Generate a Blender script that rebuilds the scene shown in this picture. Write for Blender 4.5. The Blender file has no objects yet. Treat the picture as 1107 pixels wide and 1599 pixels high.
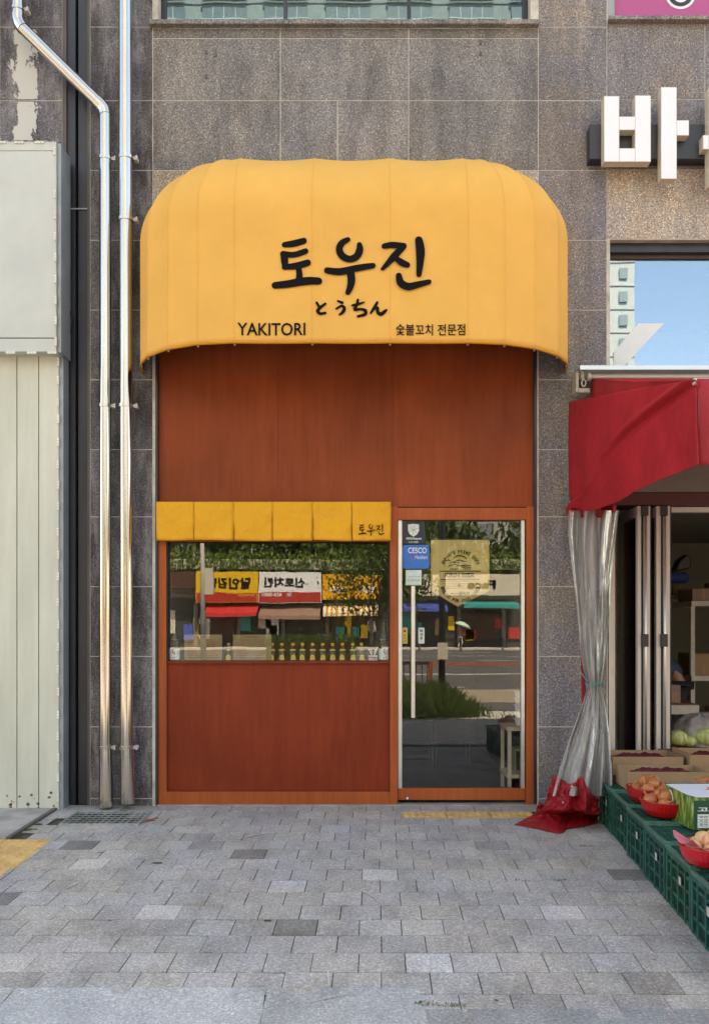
import bpy, math, random
from mathutils import Vector, Matrix, Euler
random.seed(7)
sc = bpy.context.scene
C = sc.collection
PI = math.pi
# ------------------------------------------------------------------ camera, sky, sun, exposure
F, D, H, CX, CY = 1326.0, 6.53, 1.37, 560.0, 980.0      # focal in photo pixels, distance, eye height, principal point
cd = bpy.data.cameras.new('camera'); cam = bpy.data.objects.new('camera', cd); C.objects.link(cam)
cam.location = (0, -D, H); cam.rotation_euler = (PI/2, 0, 0)
cd.sensor_fit = 'VERTICAL'; cd.sensor_height = 36; cd.lens = 36*F/1599
cd.shift_x = -(CX-553.5)/1599; cd.shift_y = (CY-799.5)/1599
cd.clip_start = 0.05; cd.clip_end = 2000
sc.camera = cam
SUN_EL, SUN_AZ = 57, 14       # the sun stands behind the building (+Y), a little to the right
w = bpy.data.worlds.new('World'); sc.world = w; w.use_nodes = True
nt = w.node_tree; bg = nt.nodes['Background']
sky = nt.nodes.new('ShaderNodeTexSky'); sky.sky_type = 'NISHITA'; sky.sun_disc = False
sky.sun_elevation = math.radians(SUN_EL); sky.sun_rotation = math.radians(SUN_AZ)
nt.links.new(sky.outputs[0], bg.inputs[0]); bg.inputs[1].default_value = 0.15
sd = bpy.data.lights.new('sun', 'SUN'); sd.energy = 4.6; sd.angle = math.radians(0.5); sd.color = (1, .94, .86)
sun = bpy.data.objects.new('sun', sd); C.objects.link(sun); sun.location = (0, 20, 30)
sun.rotation_euler = (math.radians(-(90-SUN_EL)), 0, math.radians(-SUN_AZ))
vs = sc.view_settings; vs.view_transform = 'Standard'; vs.look = 'None'; vs.gamma = 1
vs.exposure = 2.32
try:
    vs.use_white_balance = True; vs.white_balance_temperature = 9500; vs.white_balance_tint = 10
except Exception: pass
sc.cycles.use_denoising = True
sc.cycles.max_bounces = 10; sc.cycles.transparent_max_bounces = 16; sc.cycles.diffuse_bounces = 5
sc.cycles.caustics_reflective = False; sc.cycles.caustics_refractive = False
sc.cycles.sample_clamp_indirect = 6

def W(px, py, p=0.0):       # a measured photo pixel at a distance p in front of the facade
    z = D-p
    return ((px-CX)*z/F, -p, H+(CY-py)*z/F)
def gz(p): return -0.024*max(0, min(p, 8.0))

# ------------------------------------------------------------------ materials
def mat(name): 
    m = bpy.data.materials.new(name); m.use_nodes = True
    return m, m.node_tree, m.node_tree.nodes['Principled BSDF']
def N(nt, t, **k):
    n = nt.nodes.new(t)
    for a, b in k.items(): setattr(n, a, b)
    return n
def noise(nt, scale, detail=4, rough=.55, vec=None, stretch=None):
    tc = N(nt, 'ShaderNodeTexCoord'); n = N(nt, 'ShaderNodeTexNoise')
    n.inputs['Scale'].default_value = scale; n.inputs['Detail'].default_value = detail; n.inputs['Roughness'].default_value = rough
    src = tc.outputs['Object']
    if stretch:
        mp = N(nt, 'ShaderNodeMapping'); mp.inputs['Scale'].default_value = stretch; nt.links.new(src, mp.inputs[0]); src = mp.outputs[0]
    nt.links.new(src, n.inputs['Vector']); return n.outputs['Fac']
def ramp(nt, fac, stops):
    r = N(nt, 'ShaderNodeValToRGB'); e = r.color_ramp.elements
    while len(e) < len(stops): e.new(.5)
    for i, (p, c) in enumerate(stops):
        e[i].position = p; e[i].color = (c, c, c, 1) if not hasattr(c, '__len__') else (*c, 1)
    nt.links.new(fac, r.inputs[0]); return r.outputs[0]
def mix(nt, a, b, fac, mode='MIX'):
    m = N(nt, 'ShaderNodeMix', data_type='RGBA', blend_type=mode)
    for s, v in ((0, fac), (6, a), (7, b)):
        if isinstance(v, (int, float)): m.inputs[s].default_value = v
        elif isinstance(v, tuple): m.inputs[s].default_value = (*v, 1)
        else: nt.links.new(v, m.inputs[s])
    return m.outputs[2]
def bump(nt, b, fac, strength, dist=.01):
    n = N(nt, 'ShaderNodeBump'); n.inputs['Strength'].default_value = strength; n.inputs['Distance'].default_value = dist
    nt.links.new(fac, n.inputs['Height']); nt.links.new(n.outputs[0], b.inputs['Normal'])
def simple(name, col, rough=.5, metal=0, nscale=12, namt=.15, bscale=0, bstr=.2, spec=.5, stretch=None, tint=False, bdist=.004):
    m, nt, b = mat(name)
    b.inputs['Roughness'].default_value = rough; b.inputs['Metallic'].default_value = metal
    b.inputs['Specular IOR Level'].default_value = spec
    f = noise(nt, nscale, 5, .6, stretch=stretch)
    c = mix(nt, tuple(col), ramp(nt, f, [(.3, 1-namt), (.7, 1+namt)]), 1.0, 'MULTIPLY')
    if tint:
        a = N(nt, 'ShaderNodeAttribute', attribute_name='tint'); c = mix(nt, c, a.outputs['Color'], 1.0, 'MULTIPLY')
    nt.links.new(c, b.inputs['Base Color'])
    r = N(nt, 'ShaderNodeMapRange'); r.inputs[3].default_value = max(0, rough-.1); r.inputs[4].default_value = min(1, rough+.1)
    nt.links.new(f, r.inputs[0]); nt.links.new(r.outputs[0], b.inputs['Roughness'])
    if bscale: bump(nt, b, noise(nt, bscale, 3, stretch=stretch), bstr, bdist)
    return m

def granite(name, base, dark, beige, stain=.35, streak=0.0, speck=.75, rough=.6, water=.65):
    m, nt, b = mat(name)
    s1 = noise(nt, 75, 2, .7)
    c = ramp(nt, s1, [(.30, tuple(x*(1-speck*.75) for x in base)), (.46, base), (.54, base), (.68, tuple(min(1, x*(1+speck*1.1)) for x in base))])
    v = N(nt, 'ShaderNodeTexVoronoi'); v.inputs['Scale'].default_value = 170
    tc = N(nt, 'ShaderNodeTexCoord'); nt.links.new(tc.outputs['Object'], v.inputs['Vector'])
    bw = N(nt, 'ShaderNodeSeparateColor'); nt.links.new(v.outputs['Color'], bw.inputs[0])
    c = mix(nt, c, ramp(nt, bw.outputs[0], [(.0, .35), (.3, .9), (.75, 1.05), (1, 2.1)]), speck, 'MULTIPLY')
    # weather marks: warm cleaned patches, dark damp stains, pale lime streaks
    c = mix(nt, c, mix(nt, c, beige, 1.0, 'MULTIPLY'), ramp(nt, noise(nt, 1.7, 5, .6), [(.45, 0), (.6, 1)]))
    c = mix(nt, c, mix(nt, c, dark, 1.0, 'MULTIPLY'), ramp(nt, noise(nt, 2.6, 6, .65, stretch=(1.6, 1, .6)), [(.44, 0), (.66, stain*2)]))
    if streak:
        f = ramp(nt, noise(nt, 7, 7, .75, stretch=(1.3, 1, .35)), [(.5, 0), (.72, streak)])
        c = mix(nt, c, (.36, .35, .36), f)
    if water: c = mix(nt, c, mix(nt, c, (1.45, 1.40, 1.30), 1.0, 'MULTIPLY'), ramp(nt, noise(nt, 3.2, 6, .7, stretch=(1.5, 1, .28)), [(.50, 0), (.64, water)]))
    if water: c = mix(nt, c, mix(nt, c, (.66, .64, .66), 1.0, 'MULTIPLY'), ramp(nt, noise(nt, 5.1, 6, .7, stretch=(1.7, 1, .22)), [(.52, 0), (.68, water)]))
    a = N(nt, 'ShaderNodeAttribute', attribute_name='tint'); c = mix(nt, c, a.outputs['Color'], 1.0, 'MULTIPLY')
    nt.links.new(c, b.inputs['Base Color']); b.inputs['Roughness'].default_value = rough; b.inputs['Specular IOR Level'].default_value = .3
    bump(nt, b, noise(nt, 110, 2), .25, .003)
    return m

def glass(name, refl, tint=(.85, .9, .9), r0=.02, wav=0.0, gc=(1, 1, 1)):
    m, nt, b = mat(name); nt.nodes.remove(b)
    t = N(nt, 'ShaderNodeBsdfTransparent'); t.inputs[0].default_value = (*tint, 1)
    g = N(nt, 'ShaderNodeBsdfAnisotropic'); g.inputs['Roughness'].default_value = r0; g.inputs[0].default_value = (*gc, 1)
    lw = N(nt, 'ShaderNodeLayerWeight'); lw.inputs[0].default_value = .25
    mr = N(nt, 'ShaderNodeMapRange'); mr.inputs[3].default_value = refl; mr.inputs[4].default_value = 1
    pw = N(nt, 'ShaderNodeMath', operation='POWER'); pw.inputs[1].default_value = 3
    nt.links.new(lw.outputs['Facing'], pw.inputs[0]); nt.links.new(pw.outputs[0], mr.inputs[0])
    if wav:
        bn = N(nt, 'ShaderNodeBump'); bn.inputs['Strength'].default_value = wav; bn.inputs['Distance'].default_value = .02
        nt.links.new(noise(nt, 1.6, 2), bn.inputs['Height']); nt.links.new(bn.outputs[0], g.inputs['Normal'])
    x = N(nt, 'ShaderNodeMixShader'); nt.links.new(mr.outputs[0], x.inputs[0]); nt.links.new(t.outputs[0], x.inputs[1]); nt.links.new(g.outputs[0], x.inputs[2])
    nt.links.new(x.outputs[0], nt.nodes['Material Output'].inputs[0])
    return m

def cloth(name, col, trans=.15, rough=.8, namt=.08, wrinkle=.15, weave=400, dirt=0, wscale=6):
    m, nt, b = mat(name)
    c = mix(nt, tuple(col), ramp(nt, noise(nt, 3, 5, .6), [(.3, 1-namt), (.7, 1+namt)]), 1.0, 'MULTIPLY')
    if dirt: c = mix(nt, c, tuple(x*.6 for x in col), ramp(nt, noise(nt, 5, 8, .7), [(.55, 0), (.75, dirt)]))
    nt.links.new(c, b.inputs['Base Color']); b.inputs['Roughness'].default_value = rough
    b.inputs['Specular IOR Level'].default_value = .25
    h1 = N(nt, 'ShaderNodeMath', operation='ADD'); nt.links.new(noise(nt, wscale, 3, .5), h1.inputs[0])
    s = N(nt, 'ShaderNodeMath', operation='MULTIPLY'); s.inputs[1].default_value = .02; nt.links.new(noise(nt, weave, 1), s.inputs[0]); nt.links.new(s.outputs[0], h1.inputs[1])
    bump(nt, b, h1.outputs[0], wrinkle, .03)
    if trans:
        t = N(nt, 'ShaderNodeBsdfTranslucent'); nt.links.new(c, t.inputs[0])
        x = N(nt, 'ShaderNodeMixShader'); x.inputs[0].default_value = trans
        nt.links.new(b.outputs[0], x.inputs[1]); nt.links.new(t.outputs[0], x.inputs[2]); nt.links.new(x.outputs[0], nt.nodes['Material Output'].inputs[0])
    return m

def wood(name, col, col2, rough=.45, fig=1.0):
    m, nt, b = mat(name)
    f = noise(nt, 6, 6, .65, stretch=(3.2*fig, 3, .25))
    g = noise(nt, 70, 4, .7, stretch=(3, 3, .07))
    s = noise(nt, 1.1, 3, .5)
    c = mix(nt, tuple(col), tuple(col2), ramp(nt, f, [(.35, 0), (.65, 1)]))
    c = mix(nt, c, ramp(nt, g, [(.3, .90), (.7, 1.08)]), 1.0, 'MULTIPLY')
    c = mix(nt, c, ramp(nt, s, [(.35, .84), (.65, 1.14)]), 1.0, 'MULTIPLY')
    a = N(nt, 'ShaderNodeAttribute', attribute_name='tint'); c = mix(nt, c, a.outputs['Color'], 1.0, 'MULTIPLY')
    nt.links.new(c, b.inputs['Base Color']); b.inputs['Roughness'].default_value = rough; b.inputs['Specular IOR Level'].default_value = .2
    bump(nt, b, g, .12, .003)
    return m

M_ = dict(
 granite=granite('granite_grey_brown', (.196,.184,.186), (.58,.58,.60), (1.16,1.11,1.03), .45),
 granite_r=granite('granite_purple_grey', (.190,.178,.190), (.66,.66,.68), (1.2,1.08,.9), .35),
 granite_dark=granite('granite_weathered_dark', (.145,.135,.14), (.42,.40,.40), (.95,.9,.95), .7, .75),
 granite_light=granite('granite_light_speckled', (.40,.355,.315), (.75,.68,.62), (1.12,1.02,.92), .3, 0, .8),
 grout=simple('joint_mortar', (.56,.52,.45), .9, nscale=8, namt=.3),
 wood_up=wood('stained_plywood_upper', (.33,.066,.022), (.27,.050,.016), .5, .8),
 wood_low=wood('stained_plywood_lower', (.275,.040,.014), (.225,.029,.011), .45, .7),
 wood_frame=wood('orange_brown_timber', (.46,.108,.036), (.37,.080,.026), .4, 1.6),
 dark_metal=simple('dark_blue_grey_steel', (.040,.043,.054), .38, .3, 5, .25, stretch=(1,1,.3)),
 black=simple('black_gap', (.012,.012,.013), .6),
 black_p=simple('black_plastic', (.02,.02,.022), .4),
 brown_edge=simple('brown_grey_sealant', (.10,.085,.075), .6, nscale=3, namt=.3),
 steel=simple('polished_steel_pipe', (.56,.53,.49), .15, 1.0, 4, .12, 3.0, .10, stretch=(1,1,.25), bdist=.01),
 alu=simple('brushed_aluminium', (.72,.71,.69), .35, .8, 6, .08),
 alu_w=simple('cream_powder_coated_aluminium', (.66,.60,.55), .4, .1, 3, .06),
 canvas=cloth('yellow_canvas', (.86,.45,.11), .04, .8, .05, .22, dirt=.10, wscale=4),
 path=simple('sandy_path', (.30,.26,.20), .9),
 brickb=simple('brown_brick_render', (.17,.13,.11), .85, nscale=1, namt=.2),
 shade_lining=simple('added_dark_red_brown_lining', (.10,.022,.014), .85),
 canvas_in=cloth('yellow_canvas_hem', (.70,.29,.03), .12, .8, .05, .1),
 noren=cloth('noren_cotton', (.98,.50,.05), .2, .85, .05, .9, wscale=11),
 ink=simple('black_lettering', (.006,.005,.006), .75, nscale=5, namt=.2, spec=.12),
 panel=simple('greenish_white_panel', (.60,.605,.51), .45, 0, 3.5, .13, 1.2, .25, stretch=(1.5,1,.25), bdist=.02),
 panel_up=simple('pale_grey_signboard', (.56,.58,.55), .42, 0, 2.2, .09, 1.0, .25, bdist=.02),
 panel_edge=simple('blue_grey_edge_metal', (.30,.34,.37), .4, .2, 4, .15),
 seam=simple('seam_dark', (.05,.045,.04), .8),
 led=simple('led_module_white', (.8,.8,.74), .35),
 letter=simple('white_acrylic', (.84,.85,.90), .3, nscale=3, namt=.03),
 letter_side=simple('cream_letter_return', (.62,.55,.44), .45, nscale=6, namt=.1),
 magenta=simple('magenta_vinyl', (.48,.08,.25), .35, nscale=2, namt=.05),
 red_cloth=cloth('red_awning_vinyl', (.58,.032,.046), .3, .5, .15, 1.0, dirt=.3, wscale=3.5),
 red_pale=cloth('faded_red_awning_vinyl', (.68,.07,.09), .5, .45, .15, .8, wscale=3.5),
 red_hem=cloth('dark_red_tarpaulin', (.34,.014,.020), .05, .4, .15, .5, dirt=.3, wscale=7),
 hood=simple('blue_silver_hood', (.62,.68,.74), .3, .5, 3, .08),
 bracket=simple('ivory_bracket', (.50,.46,.38), .45, nscale=20, namt=.2),
 glass=glass('display_glass', .058, (.97,.98,.97), .0, .02),
 glass_door=glass('door_glass', .056, (.96,.97,.97), .0, .015),
 glass_blue=glass('reflective_window_glass', .24, (.90,.94,.98), .0, .01, (.72,.88,1)),
 glass_up=glass('upper_window_glass', .10, (.80,.90,.93), .0, .02, (.62,.86,1)),
 glass_leaf=glass('folding_leaf_glass', .30, (.5,.52,.45), .08),
 paver=granite('concrete_paver', (.385,.36,.335), (.74,.72,.70), (1.12,1.07,1.0), .45, .0, .36, .85, 0),
 slab=granite('kerb_granite_slab', (.40,.39,.37), (.74,.75,.76), (1.1,1.08,1.04), .5, .35, .36, .7, 0),
 concrete=simple('brown_stained_concrete', (.34,.31,.28), .85, 0, 4, .4, 60, .4),
 sand=simple('joint_sand', (.085,.068,.052), .95, nscale=40, namt=.3),
 tactile=simple('yellow_tactile_paving', (.66,.40,.15), .8, 0, 9, .22, 150, .4),
 asphalt=simple('asphalt', (.085,.085,.09), .85, 0, .7, .15, 60, .3),
 earth=simple('earth_ground', (.10,.095,.08), .95, nscale=.2, namt=.3),
 paint=simple('white_road_paint', (.7,.7,.68), .7),
 grate=simple('galvanised_grate', (.42,.44,.42), .42, .5, 20, .25),
 crate=simple('green_crate_plastic', (.009,.085,.058), .45, 0, 16, .5, tint=True, spec=.4),
 crate_rim=simple('worn_green_crate_rim', (.05,.15,.11), .5, 0, 30, .35),
 card=simple('brown_cardboard', (.36,.225,.125), .85, 0, 5, .12, 90, .1),
 card_dark=simple('cardboard_inside', (.40,.26,.15), .85, 0, 5, .1),
 basket=simple('red_plastic_basket', (.48,.008,.010), .32, nscale=6, namt=.1),
 basket_peach=simple('bright_red_plastic_basket', (.62,.012,.025), .3, nscale=6, namt=.08),
 maroon=simple('maroon_net_onions', (.12,.012,.022), .45, 0, 25, .4, 120, .5),
 cabbage=simple('cabbage_leaves', (.46,.52,.20), .5, 0, 22, .35, 30, .8, stretch=(1,1,.3)),
 concrete_w=simple('pale_concrete', (.50,.49,.46), .85, 0, .5, .12),
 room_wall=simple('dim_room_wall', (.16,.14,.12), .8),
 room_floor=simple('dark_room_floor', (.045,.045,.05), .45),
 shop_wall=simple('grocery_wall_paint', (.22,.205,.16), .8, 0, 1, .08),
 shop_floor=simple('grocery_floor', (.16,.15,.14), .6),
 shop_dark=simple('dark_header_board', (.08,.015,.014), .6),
 fascia=simple('grey_brown_fascia', (.17,.15,.13), .7),
 rackm=simple('cream_slotted_angle', (.55,.51,.45), .5),
 shelfwood=simple('brown_shelf_board', (.16,.065,.035), .6),
 pine=simple('pale_pine', (.80,.66,.46), .55, 0, 8, .1, stretch=(3,3,.3)),
 white_p=simple('white_plastic', (.78,.80,.80), .4, namt=.03),
 radio=simple('olive_cream_plastic', (.42,.42,.26), .5),
 radio_front=simple('dark_grille', (.03,.035,.03), .6),
 red_p=simple('red_enamel', (.45,.01,.012), .3),
 botglass=simple('amber_liquid_bottle', (.05,.045,.015), .12, 0, 8, .2),
 sake=simple('dark_sake_glass', (.012,.02,.014), .1),
 cap=simple('yellow_cap', (.72,.42,.02), .4),
 label_y=simple('yellow_label', (.74,.52,.10), .6),
 label_w=simple('white_label', (.72,.76,.72), .6),
 kraft=simple('kraft_menu_paper', (.27,.19,.085), .8),
 banner=cloth('gold_banner_cloth', (.90,.68,.29), .35, .8, .05, .25),
 navy=simple('navy_sticker', (.012,.022,.04), .4),
 blue=simple('blue_sticker', (.01,.16,.55), .4),
 pale=simple('pale_green_sticker', (.58,.72,.66), .5),
 greenline=simple('green_sticker_edge', (.3,.55,.2), .5),
 deepred=simple('deep_red_print', (.4,.02,.03), .5),
 green_box=simple('dark_green_print', (.008,.065,.03), .5),
 rust=simple('rust_orange_stain', (.36,.12,.06), .9, nscale=40, namt=.4),
 sky_bottom=simple('placeholder_grey', (.3,.3,.3), .5),
 skin=simple('skin', (.50,.29,.20), .5), hair=simple('dark_hair', (.015,.012,.01), .5),
 bluejacket=simple('blue_quilted_jacket', (.025,.065,.11), .7, 0, 30, .4, 45, .8),
 trousers=simple('dark_trousers', (.03,.03,.035), .8),
 white_cloth=simple('white_trousers', (.7,.7,.68), .8), pinktop=simple('pink_vest', (.42,.16,.17), .8),
 umb=simple('pale_green_umbrella', (.55,.75,.62), .5),
 bark=simple('bark', (.07,.055,.04), .9, 0, 12, .3),
 weed=simple('weed_green', (.07,.13,.02), .7, 0, 20, .4),
 terracotta=simple('rust_red_railing', (.25,.055,.03), .6),
 lamp=simple('lamp_white', (.8,.8,.78), .4),
 awn_red=simple('bright_red_street_awning', (.55,.03,.035), .6), awn_brown=simple('brown_street_awning', (.28,.17,.14), .6),
 awn_blue=simple('blue_street_awning', (.05,.09,.42), .6), awn_teal=simple('teal_street_awning', (.01,.30,.30), .6),
 sign_y=simple('sign_yellow', (.72,.44,.02), .5, namt=.04), sign_w=simple('sign_white', (.72,.76,.82), .5, namt=.03),
 sign_r=simple('sign_red', (.42,.03,.02), .5), sign_o=simple('sign_orange', (.78,.38,.01), .5), sign_b=simple('sign_beige', (.60,.56,.48), .5),
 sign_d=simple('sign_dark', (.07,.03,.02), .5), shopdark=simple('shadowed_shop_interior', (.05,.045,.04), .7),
 tower=simple('pale_tower_render', (.38,.40,.40), .8, 0, .05, .05), tower_line=simple('tower_joint', (.30,.32,.33), .8),
 tower_win=simple('tower_window_glass', (.17,.21,.24), .5), tower_f=simple('tower_window_frame', (.6,.62,.62), .5),
)
def leafmat(name, c1, c2):
    m, nt, b = mat(name)
    o = N(nt, 'ShaderNodeNewGeometry'); c = mix(nt, c1, c2, o.outputs['Random Per Island'])
    nt.links.new(c, b.inputs['Base Color']); b.inputs['Roughness'].default_value = .6
    t = N(nt, 'ShaderNodeBsdfTranslucent'); nt.links.new(c, t.inputs[0]); x = N(nt, 'ShaderNodeMixShader'); x.inputs[0].default_value = .3
    nt.links.new(b.outputs[0], x.inputs[1]); nt.links.new(t.outputs[0], x.inputs[2]); nt.links.new(x.outputs[0], nt.nodes['Material Output'].inputs[0])
    return m
M_['leaf'] = leafmat('tree_leaves', (.035, .08, .015), (.09, .15, .03))
M_['vine'] = leafmat('vine_leaves', (.08, .17, .02), (.19, .29, .05))
M_['bush'] = leafmat('bush_leaves', (.03, .07, .012), (.08, .13, .03))
def onion_mat(name, c1, c2):
    m, nt, b = mat(name)
    g = N(nt, 'ShaderNodeTexCoord'); w_ = N(nt, 'ShaderNodeTexNoise'); mp = N(nt, 'ShaderNodeMapping'); mp.inputs['Scale'].default_value = (28, 28, 3)
    nt.links.new(g.outputs['Object'], mp.inputs[0]); nt.links.new(mp.outputs[0], w_.inputs['Vector']); w_.inputs['Scale'].default_value = 1.6
    oi = N(nt, 'ShaderNodeObjectInfo')
    c = mix(nt, c1, c2, oi.outputs['Random']); c = mix(nt, c, ramp(nt, w_.outputs['Fac'], [(.3, .7), (.7, 1.35)]), 1.0, 'MULTIPLY')
    nt.links.new(c, b.inputs['Base Color']); b.inputs['Roughness'].default_value = .32
    return m
M_['onion'] = onion_mat('onion_skin', (.44, .12, .035), (.52, .22, .08))
M_['peach'] = onion_mat('peach_skin', (.72, .32, .16), (.74, .45, .22))
M_['tissue'] = cloth('pink_tissue', (.72, .20, .25), .3, .6, .1, .6, wscale=20)
def plastic_mat():
    m, nt, b = mat('clear_pvc_sheet'); 
    b.inputs['Base Color'].default_value = (.62, .60, .58, 1); b.inputs['Roughness'].default_value = .28
    bump(nt, b, noise(nt, 22, 4, .6, stretch=(1, 1, .12)), .35, .03)
    t = N(nt, 'ShaderNodeBsdfTransparent'); t.inputs[0].default_value = (.93, .93, .92, 1)
    g = N(nt, 'ShaderNodeBsdfAnisotropic'); g.inputs['Roughness'].default_value = .36
    bn = [n for n in nt.nodes if n.type == 'BUMP'][0]; nt.links.new(bn.outputs[0], g.inputs['Normal'])
    x1 = N(nt, 'ShaderNodeMixShader'); nt.links.new(ramp(nt, noise(nt, 9, 4, .6, stretch=(2, 2, .2)), [(.35, .28), (.7, .66)]), x1.inputs[0])
    nt.links.new(t.outputs[0], x1.inputs[1]); nt.links.new(b.outputs[0], x1.inputs[2])
    lw = N(nt, 'ShaderNodeFresnel'); lw.inputs[0].default_value = 1.35; nt.links.new(bn.outputs[0], lw.inputs['Normal'])
    x2 = N(nt, 'ShaderNodeMixShader'); nt.links.new(lw.outputs[0], x2.inputs[0]); nt.links.new(x1.outputs[0], x2.inputs[1]); nt.links.new(g.outputs[0], x2.inputs[2])
    nt.links.new(x2.outputs[0], nt.nodes['Material Output'].inputs[0]); return m
M_['pvc'] = plastic_mat()
def green_print():
    m, nt, b = mat('leek_photo_print')
    f = noise(nt, 40, 4, .6, stretch=(1, 1.3, .25))
    nt.links.new(ramp(nt, f, [(.3, (.02, .05, .01)), (.48, (.09, .17, .02)), (.6, (.30, .38, .10)), (.75, (.55, .60, .40))]), b.inputs['Base Color']); b.inputs['Roughness'].default_value = .5
    return m
M_['leek'] = green_print()

# ------------------------------------------------------------------ mesh helpers
class MB:
    def __init__(s): s.v = []; s.f = []; s.t = []
    def add(s, vs, fs, tint=(1, 1, 1)):
        n = len(s.v); s.v += [tuple(v) for v in vs]; s.f += [tuple(i+n for i in f) for f in fs]; s.t += [tint]*len(fs); return s
    def box(s, x0, x1, y0, y1, z0, z1, tint=(1, 1, 1), T=None):
        vs = [(x, y, z) for x in (x0, x1) for y in (y0, y1) for z in (z0, z1)]
        if T: vs = [T @ Vector(v) for v in vs]
        return s.add(vs, [(0,1,3,2), (4,6,7,5), (0,4,5,1), (2,3,7,6), (0,2,6,4), (1,5,7,3)], tint)
    def bpx(s, a, b, c, d, p0, p1, tint=(1, 1, 1)):       # box whose FRONT face fills photo px a..b, rows c..d at p1
        x0, _, z1 = W(a, c, p1); x1, _, z0 = W(b, d, p1); return s.box(x0, x1, -p1, -p0, z0, z1, tint)
    def tube(s, pts, r, n=10, cap=True, tint=(1, 1, 1)):
        pts = [Vector(p) for p in pts]; rs = r if hasattr(r, '__len__') else [r]*len(pts); rings = []; up = None
        for i, p in enumerate(pts):
            t = (pts[min(i+1, len(pts)-1)]-pts[max(i-1, 0)]).normalized()
            if up is None: up = Vector((0, 0, 1)) if abs(t.z) < .9 else Vector((0, 1, 0))
            a = t.cross(up).normalized(); b = a.cross(t).normalized(); up = b
            rings.append([p+(a*math.cos(2*PI*k/n)+b*math.sin(2*PI*k/n))*rs[i] for k in range(n)])
        vs = [v for r_ in rings for v in r_]; fs = []
        for i in range(len(pts)-1):
            for k in range(n): fs.append((i*n+k, i*n+(k+1) % n, (i+1)*n+(k+1) % n, (i+1)*n+k))
        if cap: fs += [tuple(reversed(range(n))), tuple(range((len(pts)-1)*n, len(pts)*n))]
        return s.add(vs, fs, tint)
    def lathe(s, c, prof, n=20, T=None):                  # prof: (r, z)
        vs = []
        for r, z in prof:
            for k in range(n):
                v = Vector((r*math.cos(2*PI*k/n), r*math.sin(2*PI*k/n), z))
                if T: v = T @ v
                vs.append(v+Vector(c))
        fs = [(i*n+k, i*n+(k+1) % n, (i+1)*n+(k+1) % n, (i+1)*n+k) for i in range(len(prof)-1) for k in range(n)]
        fs += [tuple(reversed(range(n))), tuple(range((len(prof)-1)*n, len(prof)*n))]
        return s.add(vs, fs)
    def prism(s, poly, y0, y1):                            # poly of (x, z), thickness along y
        n = len(poly); vs = [(x, y0, z) for x, z in poly]+[(x, y1, z) for x, z in poly]
        return s.add(vs, [tuple(range(n)), tuple(reversed(range(n, 2*n)))]+[(i, i+n, (i+1) % n+n, (i+1) % n) for i in range(n)])
    def grid(s, fn, nu, nv, tint=(1, 1, 1)):
        vs = [fn(i/nu, j/nv) for j in range(nv+1) for i in range(nu+1)]
        return s.add(vs, [(j*(nu+1)+i, j*(nu+1)+i+1, (j+1)*(nu+1)+i+1, (j+1)*(nu+1)+i) for j in range(nv) for i in range(nu)], tint)
    def ball(s, c, r, n=12, m=8, sz=1.0):
        prof = [(max(.0005, r*math.sin(PI*i/m)), -r*sz*math.cos(PI*i/m)) for i in range(m+1)]
        return s.lathe(c, prof, n)

def link(name, mb, m, parent=None, base=(0, 0, 0), smooth=False, bevel=0, solid=0):
    me = bpy.data.meshes.new(name)
    b = Vector(base)
    if parent is not None and 'base' in KEEP.get(parent.name, {}): b = KEEP[parent.name]['base']
    me.from_pydata([tuple(Vector(v)-b) for v in mb.v], [], mb.f); me.update()
    import bmesh
    bm = bmesh.new(); bm.from_mesh(me); bmesh.ops.recalc_face_normals(bm, faces=bm.faces) ; bm.to_mesh(me); bm.free()
    if any(t != (1, 1, 1) for t in mb.t) or True:
        at = me.color_attributes.new('tint', 'FLOAT_COLOR', 'CORNER'); vals = []
        for p in me.polygons:
            vals += [*mb.t[p.index], 1]*p.loop_total
        at.data.foreach_set('color', vals)
    if smooth: me.polygons.foreach_set('use_smooth', [True]*len(me.polygons))
    me.materials.append(M_[m] if isinstance(m, str) else m)
    o = bpy.data.objects.new(name, me); C.objects.link(o)
    if parent is not None: o.parent = parent
    else: o.location = b
    KEEP[o.name] = {'base': b}
    if solid:
        md = o.modifiers.new('thickness', 'SOLIDIFY'); md.thickness = solid; md.offset = 0
    if bevel:
        md = o.modifiers.new('bevel', 'BEVEL'); md.width = bevel; md.segments = 2; md.limit_method = 'ANGLE'; md.angle_limit = math.radians(50)
    return o
KEEP = {}
def tag(o, label=None, cat=None, group=None, kind=None):
    if label: o['label'] = label
    if cat: o['category'] = cat
    if group: o['group'] = group
    if kind: o['kind'] = kind
    return o
def thing(name, label, cat, base=(0, 0, 0), group=None):
    o = bpy.data.objects.new(name, None); C.objects.link(o); o.location = base; o.empty_display_size = .1
    KEEP[o.name] = {'base': Vector(base)}
    return tag(o, label, cat, group)
def struct(name, mb, m, **k): return tag(link(name, mb, m, **k), kind='structure')
def copy_thing(root, loc, rz=0, label=None, scale=None):
    r = root.copy(); C.objects.link(r); r.location = loc; r.rotation_euler = (0, 0, rz)
    if label: r['label'] = label
    if scale: r.scale = scale
    for ch in root.children:
        c = ch.copy(); C.objects.link(c); c.parent = r
        for g in ch.children:
            d = g.copy(); C.objects.link(d); d.parent = c
    return r

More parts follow.
